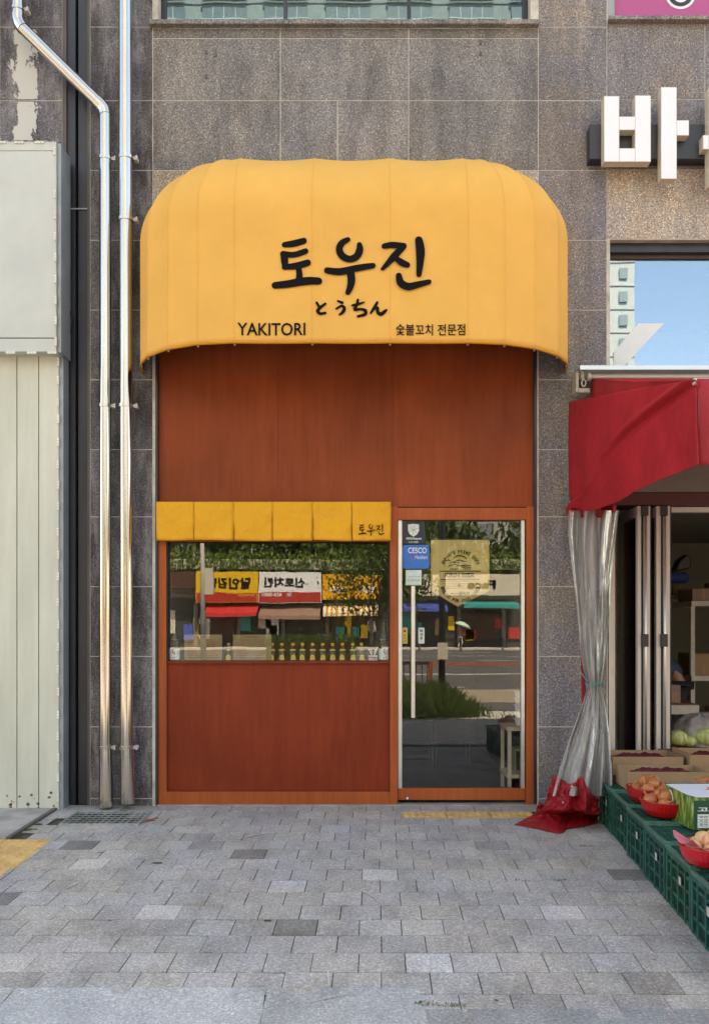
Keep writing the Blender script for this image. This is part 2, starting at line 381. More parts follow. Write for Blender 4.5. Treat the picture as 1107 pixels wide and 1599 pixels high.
def text_mb(s, bx, y, font_w=.0, sp=1.0):     # fit text to world rect bx=(x0,x1,z0,z1) on plane y (facing -Y)
    cu = bpy.data.curves.new('t', 'FONT'); cu.body = s; cu.size = 1; cu.offset = font_w; cu.space_character = sp; cu.resolution_u = 3
    o = bpy.data.objects.new('t', cu); C.objects.link(o)
    dg = bpy.context.evaluated_depsgraph_get(); me = o.evaluated_get(dg).to_mesh()
    vs = [v.co.copy() for v in me.vertices]; fs = [tuple(p.vertices) for p in me.polygons]
    o.evaluated_get(dg).to_mesh_clear(); bpy.data.objects.remove(o); bpy.data.curves.remove(cu)
    mb = MB()
    if not vs: return mb
    a0 = min(v.x for v in vs); a1 = max(v.x for v in vs); b0 = min(v.y for v in vs); b1 = max(v.y for v in vs)
    yf = y if callable(y) else (lambda x, z: y)
    out = []
    for v in vs:
        x = bx[0]+(v.x-a0)/max(1e-6, a1-a0)*(bx[1]-bx[0]); z = bx[2]+(v.y-b0)/max(1e-6, b1-b0)*(bx[3]-bx[2])
        out.append((x, yf(x, z), z))
    return mb.add(out, fs)
def pxtext(s, a, b, c, d, p, **k):
    x0, _, z1 = W(a, c, p); x1, _, z0 = W(b, d, p); return text_mb(s, (x0, x1, z0, z1), -p, **k)
def catmull(P, n=6):
    out = []
    for i in range(len(P)-1):
        p0, p1, p2, p3 = P[max(i-1, 0)], P[i], P[i+1], P[min(i+2, len(P)-1)]
        for k in range(n):
            t = k/n
            out.append(tuple(.5*((2*p1[j])+(-p0[j]+p2[j])*t+(2*p0[j]-5*p1[j]+4*p2[j]-p3[j])*t*t+(-p0[j]+3*p1[j]-3*p2[j]+p3[j])*t**3) for j in range(len(p1))))
    out.append(tuple(P[-1])); return out
def brush(mb, strokes, tf):          # strokes: lists of (x, y, r); tf(x, y, k) -> world
    for k, st in enumerate(strokes):
        P = catmull(st, 6); L = []; R = []
        for i, (x, y, r) in enumerate(P):
            a = P[max(i-1, 0)]; b = P[min(i+1, len(P)-1)]; dx, dy = b[0]-a[0], b[1]-a[1]; l = math.hypot(dx, dy) or 1
            nx, ny = -dy/l, dx/l; L.append((x+nx*r, y+ny*r)); R.append((x-nx*r, y-ny*r))
        def cap(P0, d, r):
            a0 = math.atan2(*d[::-1]); return [(P0[0]+r*math.cos(a0+PI/2-PI*q/6), P0[1]+r*math.sin(a0+PI/2-PI*q/6)) for q in range(7)]
        e = P[-1]; dd = (e[0]-P[-2][0], e[1]-P[-2][1]); ce = cap(e, dd, e[2])
        s0 = P[0]; ds = (s0[0]-P[1][0], s0[1]-P[1][1]); cs = cap(s0, ds, s0[2])
        vs = [tf(x, y, k) for x, y in L+R]; n = len(L)
        mb.add(vs, [(i, i+1, n+i+1, n+i) for i in range(n-1)])
        for cc in (ce, cs): mb.add([tf(x, y, k) for x, y in cc], [tuple(range(7))])
    return mb
TOUJIN = [[(222,92,13),(265,88,16),(312,78,15)], [(215,135,14),(265,141,14),(320,127,14)], [(218,138,15),(222,165,17),(225,195,14)],
 [(222,198,13),(275,194,16),(330,182,16)], [(288,205,13),(292,235,15),(290,262,16)], [(178,284,16),(240,278,18),(310,268,19),(382,267,17)],
 [(518,68,12),(490,85,15),(478,115,16),(492,145,17),(525,160,16),(558,148,17),(573,118,17),(572,92,12)],
 [(422,216,15),(480,220,17),(550,205,16),(600,197,15),(635,193,13)], [(530,222,18),(535,260,18),(528,295,15),(518,318,12)],
 [(688,104,13),(730,100,15),(780,100,13)], [(778,104,14),(740,145,16),(705,185,13),(680,210,9)], [(740,160,12),(770,180,16),(795,190,14)],
 [(850,72,18),(857,120,21),(855,180,17),(850,235,12)], [(756,242,14),(765,275,18),(800,292,18),(850,280,15),(897,268,12)]]
HIRA = [[(373,368,6),(386,390,6)], [(413,372,6),(388,392,7),(378,408,8),(390,419,7),(413,415,6)], [(472,358,5),(492,366,7)],
 [(465,394,5),(488,381,6),(501,390,8),(496,408,8),(480,422,5)], [(540,378,6),(570,371,6),(593,364,4)], [(565,352,6),(560,375,7),(550,398,7),(575,396,6),(598,402,8),(598,420,8),(565,430,6)],
 [(655,366,6),(640,392,7),(625,415,5)], [(640,397,5),(655,390,7),(658,412,8),(672,421,9),(690,409,8),(698,402,5)]]

# ------------------------------------------------------------------ the ground
g = MB(); g.box(-300, 300, -400, 60, -1.2, -.45); struct('ground', g, 'earth')
# sidewalk of running-bond pavers, sloping gently away from the facade
S = .2
special = {}
def pk(px, py):
    # ground pixel -> row, X
    dz = (py-CY); Z = F*H/dz
    for _ in range(6): Z = F*(H-gz(D-Z))/dz
    return (px-CX)*Z/F, D-Z
SP = [(395,1330,.5),(463,1446,.5),(15,1400,.45),(130,1316,.5),(968,1366,.5),(755,1317,.75),(340,1318,.8),(590,1363,1.45),(450,1382,1.3),(255,1421,1.4),(660,1503,1.5),(870,1427,1.4),(150,1346,1.35),(1040,1548,.7),(925,1312,1.3),(800,1562,.72),(300,1300,1.2)]
SPW = [(*pk(a, b), t) for a, b, t in SP]
def pv(u, p):        # paver space to world: slight fan and skew as laid
    return (u*(1+.022*(3.2-p)/3.2*1.0)-.022*p+.06, -p, gz(p))
pm = MB()
P0 = -.02
rows = int(8.0/S)
def grass_gap(*a): pass
for r in range(rows):
    p0 = P0+r*S; p1 = p0+S
    off = (r % 2)*S*.5+random.uniform(-.006, .006)
    for k in range(-22, 23):
        u0 = k*S+off; u1 = u0+S
        cx, cyw, _ = pv((u0+u1)/2, (p0+p1)/2)
        p = (p0+p1)/2
        if p > 3.1 and p < 3.52 and cx < .235: continue          # big kerb slabs
        if p > 3.35 and p < 3.9 and cx >= .2: continue
        if cx < -2.33 and p < .62 and cx < -2.33-(p-.14)*.0: continue
        if -2.13 < cx < -1.62 and .2 < p < .6: continue           # drain
        if .29 < cx < 1.30 and .19 < p < .38: continue            # tactile at the door
        if -3.6 < cx < -2.21 and .66 < p < 1.58: continue         # tactile at left
        t = random.gauss(1, .055)
        rr = random.random()
        if rr < .05: t *= 1.1
        for sx, sp_, st in SPW:
            if abs(cx-sx) < S*.5 and abs(p-sp_) < S*.5: t = st*.85+.15
        jz = random.gauss(0, .0012); tx = random.gauss(0, .0012); g_ = random.uniform(.0016, .0032); top = []; low = []
        for (uu, pp, q) in ((u0+g_, p0+g_*1.7, 1), (u1-g_, p0+g_*1.7, -1), (u1-g_, p1-g_*1.7, -1), (u0+g_, p1-g_*1.7, 1)):
            x, y, z = pv(uu, pp); top.append((x, y, z+jz+tx*q))
        for (uu, pp) in ((u0+g_*.6, p0+g_*1.2), (u1-g_*.6, p0+g_*1.2), (u1-g_*.6, p1-g_*1.2), (u0+g_*.6, p1-g_*1.2)):
            x, y, z = pv(uu, pp); low.append((x, y, z-.005))
        tt = (t, t*random.uniform(.985, 1.01), t*random.uniform(.98, 1.03))
        pm.add(top+low, [(0,1,2,3), (0,4,5,1), (1,5,6,2), (2,6,7,3), (3,7,4,0)], tt)
struct('sidewalk_pavers', pm, 'paver')
rs = random.Random(21)
def flat_strokes(name, label, mt, specs):
    for k_, pts in enumerate(specs):
        m = MB(); brush(m, [pts], lambda x, y, k: (x, -y, gz(y)+.0035)); o = link(name, m, mt); tag(o, kind='structure')
def pxs(*pts): return [(*pk(a, b), w_) for a, b, w_ in pts]
SCUFF = [pxs((372,1311,.003),(395,1305,.008),(412,1302,.002)), pxs((385,1322,.002),(400,1318,.006)), pxs((106,1387,.004),(118,1381,.006),(126,1377,.002)), pxs((108,1416,.003),(122,1427,.005)),
 pxs((567,1392,.003),(580,1399,.004),(590,1407,.002)), pxs((512,1518,.002),(513,1530,.004),(514,1540,.003)), pxs((404,1434,.002),(415,1426,.003)), pxs((480,1567,.002),(520,1558,.003),(560,1551,.001)), pxs((760,1405,.002),(775,1400,.002)), pxs((364,1350,.004),(368,1352,.003)), pxs((880,1404,.002),(890,1407,.002))]
SPOT = [pxs((240,1348,.008),(251,1348,.012)), pxs((415,1438,.009),(421,1438,.009)), pxs((154,1332,.006),(161,1332,.006)), pxs((1020,1500,.004),(1023,1500,.004)), pxs((773,1562,.004),(777,1564,.003))]
RUST = [pxs((208,1289,.02),(222,1284,.02),(240,1281,.012)), pxs((232,1281,.02),(246,1277,.01))]

sb = MB(); sb.add([(-9, .3, .0-.005), (9, .3, -.005), (9, -8, gz(8)-.005), (-9, -8, gz(8)-.005)]+[(-9, .3, -.44), (9, .3, -.44), (9, -8, -.44), (-9, -8, -.44)],
  [(0,1,2,3), (0,4,5,1), (1,5,6,2), (2,6,7,3), (3,7,4,0)]); struct('sidewalk_bed', sb, 'sand')
# granite slabs crossing the pavement
sl = MB()
def slab(mb, x0, x1, p0, p1, t):
    e = .005
    vs = [(x0+e, -p0-e, gz(p0)+.001), (x1-e, -p0-e, gz(p0)+.001), (x1-e+.02, -p1, gz(p1)+.001), (x0+e-.0, -p1, gz(p1)+.001)]
    mb.add(vs+[(v[0], v[1], v[2]-.014) for v in vs], [(0,1,2,3), (0,4,5,1), (1,5,6,2), (2,6,7,3), (3,7,4,0)], (t, t, t*1.02))
for a, b, t in ((-4, -1.375, 1.12), (-1.375, -.368, 1.12), (-.368, .245, .97)): slab(sl, a, b, 3.12, 3.5, t)
for a, b, t in ((.25, 1.35, .72), (1.35, 2.4, .75), (2.4, 4, .8)): slab(sl, a, b, 3.3, 3.7, t)
struct('kerb_stone_slabs', sl, 'slab')
# paving joint of concrete apron at the left, with its raised edge
ap = MB()
ap.add([(-9, -.10, .012), (-2.33, -.10, .012), (-2.33, -1.6, gz(1.6)+.022), (-9, -1.6, gz(1.6)+.022), (-9, -.10, -.05), (-2.33, -.10, -.05), (-2.33, -1.6, -.1), (-9, -1.6, -.1)],
   [(0,1,2,3), (0,4,5,1), (1,5,6,2), (2,6,7,3)])
ax = []
x0, _, _ = pv(-2.30, .14)
A = [pk(82, 1266), pk(0, 1317)]
ap = MB(); (xa, pa), (xb, pb) = A
dx = (xb-xa)/(pb-pa)
def apx(p): return xa+dx*(p-pa)
ap.add([(-6, -.1, .014), (apx(.1), -.1, .014), (apx(.95), -.95, gz(.95)+.014), (-6, -.95, gz(.95)+.014)]+[(-6, -.1, -.03), (apx(.1), -.1, -.03), (apx(.95), -.95, -.05), (-6, -.95, -.05)], [(0,1,2,3), (0,4,5,1), (1,5,6,2), (2,6,7,3)])
struct('concrete_apron', ap, 'concrete')
ed = MB(); 
for i in range(1):
    ed.add([(apx(.1), -.1, .016), (apx(.1)+.03, -.1, .016), (apx(.95)+.03, -.95, gz(.95)+.016), (apx(.95), -.95, gz(.95)+.016)]+[(apx(.1), -.1, -.03), (apx(.1)+.03, -.1, -.03), (apx(.95)+.03, -.95, -.05), (apx(.95), -.95, -.05)], [(0,1,2,3), (0,4,5,1), (1,5,6,2), (2,6,7,3)])
struct('apron_edge_angle', ed, 'brown_edge')
# tactile strips
def tactile(x0, x1, p0, p1, nx, npp, bars=True):
    mb = MB(); wx = (x1-x0)/nx
    npan = max(1, round((x1-x0)/.3)); pw_ = (x1-x0)/npan
    nq = max(1, round((p1-p0)/.3)); qd = (p1-p0)/nq
    for i in range(npan):
        for q in range(nq):
            a = x0+i*pw_+.003; b = a+pw_-.006; c = p0+q*qd+.003; d = c+qd-.006; t = random.uniform(.92, 1.06)
            vs = [(a, -c, gz(c)+.002), (b, -c, gz(c)+.002), (b, -d, gz(d)+.002), (a, -d, gz(d)+.002)]
            mb.add(vs+[(v[0], v[1], v[2]-.012) for v in vs], [(0,1,2,3), (0,4,5,1), (1,5,6,2), (2,6,7,3), (3,7,4,0)], (t, t, t))
            m_ = max(2, round(pw_/.056)); k_ = max(2, round(qd/.056))
            for ii in range(m_):
                for kk in range(k_):
                    x = a+(ii+.5)*(b-a)/m_; p = c+(kk+.5)*(d-c)/k_
                    mb.lathe((x, -p, gz(p)+.0015), [(.017, 0), (.0165, .0028), (.012, .005), (.003, .0055)], 10)
    return mb
struct('tactile_paving_by_door', tactile(.32, 1.285, .20, .375, 0+1, 1), 'tactile')
xt0, pt0 = pk(83, 1311)
struct('tactile_paving_at_left', tactile(xt0-1.2, xt0, pt0, pt0+.9, 1, 1), 'tactile')
# street beyond the photographer
rd = MB(); rd.box(-90, 90, -59, -9.2, -.5, -.33); struct('road', rd, 'asphalt')
k = MB(); k.box(-90, 90, -9.2, -8, -.5, -.19); struct('kerb', k, 'concrete_w')
fs_ = MB(); fs_.box(-90, 90, -72, -59, -.5, -.25); struct('far_sidewalk', fs_, 'concrete_w')
ln = MB()
for y, ww in ((-24, .12), (-24.3, .12), (-44, .12), (-58, .15)): ln.box(-90, 90, y-ww, y, -.33, -.326)
for i in range(-15, 15):
    for y in (-17.5, -37, -51): ln.box(i*6, i*6+3, y-.12, y, -.33, -.326)
struct('road_markings', ln, 'paint')
bp_ = MB(); bp_.box(-90, 90, -16.5, -12.6, -.33, -.318); struct('sandy_cycle_path', bp_, 'path')
bk = MB(); bk.box(-90, 90, -34, -31, -.33, -.322); struct('red_bus_lane', bk, 'terracotta')

# ------------------------------------------------------------------ the building
bd = thing('commercial_building', 'grey granite clad commercial building holding both shopfronts', 'building', (0, 0, 0))
def cx(px): return (px-CX)*D/F
def cz(py): return H+(CY-py)*D/F
def tiles(mb, xs, ys, tone=1.0, tv=.07, y0=0.0, gap=.0034):
    for i in range(len(xs)-1):
        for j in range(len(ys)-1):
            a, b, c, d = cx(xs[i])+gap, cx(xs[i+1])-gap, cz(ys[j])-gap, cz(ys[j+1])+gap
            t = tone*random.gauss(1, tv)
            mb.box(a, b, y0+random.uniform(-.0006, .0006), y0+.03, d, c, (t, t*random.uniform(.985, 1.01), t*random.uniform(.97, 1.02)))
RY = [-1180, -1070, -960, -850, -740, -630, -520, -410, -300, -190, -72, 42, 157, 266, 375, 484, 593, 702, 807, 916, 1025, 1135, 1247, 1275]
def clad(nm, mt, calls, lab=None):
    g_ = MB()
    for args in calls: tiles(g_, *args)
    return link(nm, g_, mt, bd)
clad('dark_stained_cladding', 'granite_dark', [([-700, -500, -300, -120, 0, 98], RY[:-1]+[1262])])
clad('dark_stained_cladding', 'granite_dark', [([141, 239], RY)])
clad('granite_cladding', 'granite', [([239, 438, 638, 840], [44, 60], .85), ([239, 438, 638, 840], [60, 157]), ([239, 438, 527, 638, 840], [157, 266]), ([300, 540, 800], [266, 375, 500]), ([239, 300], [352, 500]), ([800, 840], [340, 500])])
clad('granite_cladding', 'granite', [([239, 440, 640, 840], [-1180, -1070, -960, -850, -740, -630, -500, -380, -262])])
clad('light_granite_corner', 'granite_light', [([239, 300], [266, 352], .72)]); clad('light_granite_corner', 'granite_light', [([800, 840], [266, 340], .85)])
clad('granite_pier_cladding', 'granite_r', [([840, 947], RY)])
clad('granite_pier_cladding', 'granite_r', [([1750, 1900], RY[14:])])
clad('granite_pier_cladding', 'granite_r', [([947, 1100, 1300, 1500, 1700, 1900], [37, 155, 265])])
clad('granite_pier_cladding', 'granite_r', [([947, 1147, 1347, 1547, 1747, 1900], RY[:9])])
clad('light_granite_cladding', 'granite_light', [([947, 1150, 1350, 1550, 1750, 1900], [265, 373], 1.0, .03)])
def lime_mat():
    m, nt, b = mat('peeling_white_lime'); b.inputs['Base Color'].default_value = (.55, .54, .50, 1); b.inputs['Roughness'].default_value = .9
    tc = N(nt, 'ShaderNodeTexCoord'); sx = N(nt, 'ShaderNodeSeparateXYZ'); nt.links.new(tc.outputs['Object'], sx.inputs[0])
    ab = N(nt, 'ShaderNodeMath', operation='ABSOLUTE'); nt.links.new(sx.outputs[0], ab.inputs[0])
    mr = N(nt, 'ShaderNodeMapRange'); mr.inputs[1].default_value = .03; mr.inputs[2].default_value = .18; mr.inputs[3].default_value = .14; mr.inputs[4].default_value = -.22; nt.links.new(ab.outputs[0], mr.inputs[0])
    ad = N(nt, 'ShaderNodeMath', operation='ADD'); nt.links.new(mr.outputs[0], ad.inputs[0]); nt.links.new(noise(nt, 9, 8, .7, stretch=(1, 1, .5)), ad.inputs[1])
    th = N(nt, 'ShaderNodeMath', operation='GREATER_THAN'); th.inputs[1].default_value = .53; nt.links.new(ad.outputs[0], th.inputs[0]); nt.links.new(th.outputs[0], b.inputs['Alpha'])
    return m
M_['lime'] = lime_mat()
lm = MB()
for (ya, yb_) in ((46, 155), (159, 219)): lm.add([(cx(4)+.0, -.0012, cz(ya)), (cx(76), -.0012, cz(ya)), (cx(76), -.0012, cz(yb_)), (cx(4), -.0012, cz(yb_))], [(0,1,2,3)])
lo = link('lime_streak', lm, 'lime', bd)
for v_ in lo.data.vertices: v_.co.x -= cx(40)
lo.location.x = cx(40)
# backing wall with openings, butted pieces
bw = MB(); yb0, yb1 = .0025, .25
def wall(a, b, c, d, mb=bw, y0=yb0, y1=yb1): mb.box(cx(a), cx(b), y0, y1, cz(d), cz(c))
wall(-700, 98, -1180, 1290); wall(98, 141, -1180, 1290, y0=.13); wall(141, 243, -1180, 1290)
wall(243, 838, -1180, -262); wall(243, 247, -262, 44); wall(828, 838, -262, 44); wall(243, 838, 44, 496)
wall(838, 949, -1180, 1290); wall(949, 1900, -1180, -262); wall(949, 1900, 37, 374); wall(949, 952, 374, 570)
wall(1750, 1900, 374, 1290)
wall(949, 1750, 700, 768, y0=.03)
link('backing_wall', bw, 'grout', bd)
bx = MB(); bx.box(cx(-700), cx(1900), 9.0, 9.25, -.4, cz(-1180)); bx.box(cx(-700), cx(-700)+.25, .251, 8.999, -.4, cz(-1180)); bx.box(cx(1900)-.25, cx(1900), .251, 8.999, -.4, cz(-1180))
link('rear_and_side_walls', bx, 'concrete_w', bd)
rf = MB(); rf.box(cx(-700), cx(1900), 0.0, 9.25, cz(-1180)+.001, cz(-1180)+.3); link('roof', rf, 'concrete_w', bd)
fl = MB(); fl.box(cx(-700)+.26, cx(1900)-.26, .252, 8.99, cz(42), cz(42)+.2); link('floor_slab', fl, 'concrete_w', bd)
# long vertical dark metal channel between the two buildings
ch = MB(); zt, zb = cz(-1170), -.01
ch.box(cx(104), cx(117), .02, .12, zb, zt); ch.box(cx(121), cx(137), .03, .12, zb, zt)
link('metal_channel', ch, 'dark_metal', bd)
c2 = MB(); c2.box(cx(98), cx(104), .0, .12, zb, zt); c2.box(cx(137), cx(141), .002, .12, zb, zt); link('channel_edge_trim', c2, 'brown_edge', bd)
c3 = MB(); c3.box(cx(117)+.001, cx(121)-.001, .09, .12, zb, zt); link('channel_gap', c3, 'black', bd)
jt = MB(); jt.box(cx(104), cx(137), .018, .0295, cz(325), cz(323)); link('channel_joint', jt, 'panel_edge', bd)
# sealed joint strip
js = MB(); js.box(cx(526.6), cx(527.7), -.002, .0, cz(245), cz(158)); link('sealant_line', js, 'rackm', bd)
# old hooks on the wall
for px, py in ((322, 81), (337, 85), (322, 119), (750, 66), (750, 83)):
    hk = MB(); hk.bpx(px-2, px+2, py-3, py+3, 0, .006); link('wall_anchor', hk, 'brown_edge', bd)
# sills
si = MB(); si.box(cx(236), cx(840), -.05, .0, cz(44), cz(37)); so = link('window_sill', si, 'granite', bd, bevel=.003)
si = MB(); si.box(cx(948), cx(1900), -.05, .0, cz(37), cz(31)); link('window_sill', si, 'granite_r', bd, bevel=.003)
# upper window, left
def window(parent, a, b, c, d, mull, gm, fm='dark_metal', rec=.10, fw=8, label=None):
    f = MB(); y0, y1 = rec, rec+.05
    f.box(cx(a), cx(a+fw), y0, y1, cz(d), cz(c)); f.box(cx(b-fw), cx(b), y0, y1, cz(d), cz(c))
    f.box(cx(a+fw), cx(b-fw), y0, y1, cz(c+fw), cz(c)); f.box(cx(a+fw), cx(b-fw), y0, y1, cz(d), cz(d-fw*.3))
    for m in mull: f.box(cx(m-3), cx(m+3), y0+.001, y1-.001, cz(d-fw*.3), cz(c+fw))
    wo = link('window', f, fm, parent)
    edges = [a+fw]+[q for m in mull for q in (m-3, m+3)]+[b-fw]
    for i in range(0, len(edges), 2):
        g = MB(); g.box(cx(edges[i]), cx(edges[i+1]), y0+.02, y0+.026, cz(d-fw*.3), cz(c+fw)); link('pane', g, gm, wo)
    return wo
window(bd, 247, 828, -262, 40, [444, 640], 'glass_up')
window(bd, 952, 1750, 374+14, 590, [1350], 'glass_blue', 'brown_edge', .12, 5)
hd = MB(); hd.box(cx(952), cx(1750), .06, .2, cz(388), cz(374)); link('window_head', hd, 'dark_metal', bd)
cw = MB(); 
# blind and room behind the reflecting window, slanted white strip in front of its glass
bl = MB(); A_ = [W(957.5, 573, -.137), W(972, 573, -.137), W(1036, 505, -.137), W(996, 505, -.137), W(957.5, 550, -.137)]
bl.prism([(x*1.0-.0, z) for x, y, z in A_], .1365, .1390); tag(link('white_strip', bl, 'white_p', base=(cx(985), .137, cz(566))), 'slanted white strip in front of the blue reflecting window above the red awning', 'film')
rm = MB(); rm.box(cx(952), cx(1750), 2.0, 2.05, cz(600), cz(374)); link('inner_partition', rm, 'room_wall', bd)
rm = MB(); rm.box(cx(247), cx(828), 1.4, 1.45, cz(37), cz(-262)); link('inner_partition', rm, 'room_wall', bd)

# pink vinyl sign, top right
pk_ = thing('window_sign', 'magenta vinyl sign with white ringed emblem in the top right window', 'sign', W(1040, 20))
f = MB(); f.box(cx(959), cx(1750), .03, .05, cz(31), cz(-262)); link('vinyl_panel', f, 'magenta', pk_)
f = MB(); f.box(cx(949), cx(959)-.001, .0, .06, cz(31), cz(-262)); link('frame', f, 'panel_edge', pk_)
def disc(cxw, czw, r, y, t=.002, n=32): return MB().prism([(cxw+r*math.cos(2*PI*i/n), czw+r*math.sin(2*PI*i/n)) for i in range(n)], y-t, y)
link('white_ring', disc(cx(1064), cz(-14), .118, .0295), 'letter', pk_)
link('dark_disc', disc(cx(1064), cz(-14), .098, .0270), 'dark_metal', pk_)
link('white_dot', disc(cx(1064), cz(-12), .06, .0245), 'letter', pk_)

# shop sign letters
ls = thing('shop_sign', 'white block letters on a dark mounting rail above the reflecting window', 'sign', W(1040, 215, .1))
m = MB(); m.bpx(920.7, 1500, 194, 248, 0, .1); link('mounting_rail', m, 'dark_metal', ls, bevel=.003)
def letter(rects):
    b_ = MB(); f_ = MB()
    for a, b, c, d in rects: b_.bpx(a, b, c, d, .1005, .175); 
    for a, b, c, d in rects: f_.bpx(a+.6, b-.6 if b < 2000 else b, c+.6, d-.6, .1752, .1772)
    o = link('letter', b_, 'letter_side', ls); link('letter_face', f_, 'letter', o)
# pieces share edges but never overlap
letter([(942.6, 966.3, 150, 252.6), (991, 1015.5, 149, 252.6), (966.3, 991, 182, 203), (966.3, 991, 231.5, 252.6)])
letter([(1031.5, 1056, 136, 279.3), (1056, 1075, 187.8, 211.6)])
letter([(1106, 1131, 136, 290), (1097, 1106, 211, 233)])
letter([(1160, 1185, 150, 252), (1185, 1240, 228, 252), (1240, 1264, 150, 252)])
cb = MB(); cb.tube([W(1106.5, 236, .12), W(1104.5, 250, .14), W(1106, 270, .13), W(1104, 286, .1)], .006, 6); link('cable', cb, 'brown_edge', ls)

# ------------------------------------------------------------------ left: signboard box and clad wall
sbx = thing('signboard_box', 'pale grey blank signboard box edged with LED modules at the left', 'sign', W(45, 550, .25))
m = MB(); m.bpx(-300, 88, 236, 527, .06, .25); link('face_panel', m, 'panel_up', sbx)
m = MB(); m.bpx(-300, 88, 221, 235, .06, .252); link('edge_profile', m, 'panel_up', sbx, bevel=.003)
m = MB(); m.bpx(-300, 88, 528.5, 549, .06, .252); link('edge_profile', m, 'panel_up', sbx, bevel=.003)
for a_, b_ in ((235, 236), (527, 528.5)): m = MB(); m.bpx(-300, 88, a_, b_, .06, .24); link('seam', m, 'seam', sbx)
m = MB(); x0, _, z1 = W(88, 221, .252); _, _, z0 = W(88, 549, .252); m.box(x0+.001, x0+.03, -.23, -.02, z0, z1); link('side_return', m, 'panel_edge', sbx, bevel=.004)
def ledmod(parent, px, py, p, vert=True):
    m = MB(); a, b = (2.2, 7) if vert else (7.5, 2.0)
    m.bpx(px-a, px+a, py-b, py+b, p, p+.006)
    o = link('led_module', m, 'panel', parent)
    q = MB()
    for k in (-1, 0, 1):
        dx, dy = (0, k*4.4) if vert else (k*4.6, 0); q.bpx(px+dx-1.5, px+dx+1.5, py+dy-1.4, py+dy+1.4, p+.0062, p+.010)
    link('led_lens', q, 'led', o)
for i, py in enumerate((235, 302, 335, 368, 401, 435, 468, 500, 533)): ledmod(sbx, 85.6+i*.2, py, .252)
for px in (2, 30, 62): ledmod(sbx, px, 222, .252, False)
for px in (17, 50, 82): ledmod(sbx, px, 550.5, .252, False)
wb = MB(); pts = [W(x, 221+2*math.sin(x*.5), .262) for x in range(-60, 88, 4)]+[W(86+math.sin(y*.21)*.8, y, .262) for y in range(228, 545, 9)]
wb.tube(pts, .0016, 5); link('thin_wire', wb, 'alu_w', sbx)
cl = thing('clad_wall', 'greenish white boarded metal wall below the signboard box', 'wall', W(45, 1265, .14))
m = MB(); 
for a, b in ((-300, -60), (-59, 26.3), (27.7, 60.3), (61.7, 92)):
    t = random.uniform(.96, 1.03); m.bpx(a, b, 556, 1265, .05, .14, (t, t, t))
link('wall_boards', m, 'panel', cl, bevel=.002)
m = MB(); m.bpx(-300, 94, 556, 1265, .04, .125); link('backing', m, 'seam', cl)
x0 = W(92, 0, .14)[0]; m = MB(); m.box(x0+.001, x0+.032, -.128, -.01, -.01, W(0, 556, .14)[2]); link('corner_trim', m, 'panel_edge', cl)
for i, py in enumerate((565, 593, 628, 654, 690, 725, 757, 790, 830, 866, 900, 940, 975, 1010, 1045, 1080, 1116, 1150, 1183, 1214, 1245)): ledmod(cl, 91-.3*(i % 3), py, .141)
m = MB(); m.bpx(48, 51, 1240, 1243, .14, .146); link('screw', m, 'brown_edge', cl)
rc = random.Random(4)
for _ in range(16):
    a_ = rc.uniform(2, 88); b_ = 1264-abs(rc.gauss(0, 14)); w_ = rc.uniform(.8, 3.2); m = MB(); m.prism([(W(a_+w_*rc.uniform(.6, 1.2)*math.cos(k_), 0, .142)[0], W(0, b_+w_*rc.uniform(.5, 1.3)*math.sin(k_), .142)[2]) for k_ in (0, .9, 1.8, 2.7, 3.6, 4.5, 5.4)], .0, -0.0) if False else m.add([W(a_+w_*rc.uniform(.6, 1.2)*math.cos(k_), b_+w_*rc.uniform(.5, 1.3)*math.sin(k_), .1405) for k_ in (0, .9, 1.8, 2.7, 3.6, 4.5, 5.4)], [tuple(range(7))]); link('rust_chip', m, 'rust' if rc.random() < .5 else 'brown_edge', cl)
# loose black cable down the channel
m = MB(); m.tube([(W(94, 222, .2)), W(98, 232, .12), W(99, 300, .1), W(99, 430, .06), W(112, 500, .03), W(110, 520, .03), W(101, 548, .05), W(99, 570, .06), W(99, 800, .05), W(99, 1255, .05)], .0045, 6)
tag(link('black_cable', m, 'black_p', base=W(99, 1255)), 'thin loose black cable hanging down beside the signboard box', 'cable')

# ------------------------------------------------------------------ downpipes
def collar(parent, px, py, r, p, side=1):
    m = MB(); c = Vector(W(px, py, p)); m.lathe(c, [(r+.001, -.012), (r+.006, -.012), (r+.006, .012), (r+.001, .012)], 20)
    o = link('bracket', m, 'steel', parent, smooth=False)
    b = MB(); b.box(c.x+r+.005, c.x+r+.032, c.y-.006, c.y+.05, c.z-.012, c.z+.012); b.box(c.x+r+.024, c.x+r+.034, c.y-.014, c.y+.014, c.z-.017, c.z+.017); link('bracket_bolt', b, 'rackm', o)
PP = .12
d1 = thing('downpipe', 'bent stainless steel downpipe with a diagonal offset, the left of two', 'pipe', W(166, 1259, PP))
path = catmull([W(29, -420, PP), W(29, 20, PP)], 2)+[W(30, 33, PP), W(35, 44, PP), W(43, 52, PP)]
m = MB(); m.tube([W(29, -420, PP), W(29, 24, PP)], .044, 20, False); link('upper_pipe', m, 'steel', d1, smooth=True)
m = MB(); m.tube([W(29, 24, PP), W(29.5, 31, PP), W(32, 38, PP), W(37, 45, PP)], .0475, 20, False); link('elbow', m, 'steel', d1, smooth=True)
m = MB(); m.tube([W(36, 44, PP), W(155, 161, PP)], .044, 20, False); link('diagonal_pipe', m, 'steel', d1, smooth=True)
m = MB(); m.tube([W(153, 159, PP), W(160, 166, PP), W(164, 172, PP), W(165, 180, PP)], .0475, 20, False); link('elbow', m, 'steel', d1, smooth=True)
m = MB(); m.tube([W(165, 178, PP), W(165, 1150, PP), W(165.5, 1250, PP)], .044, 24, False); link('lower_pipe', m, 'steel', d1, smooth=True)
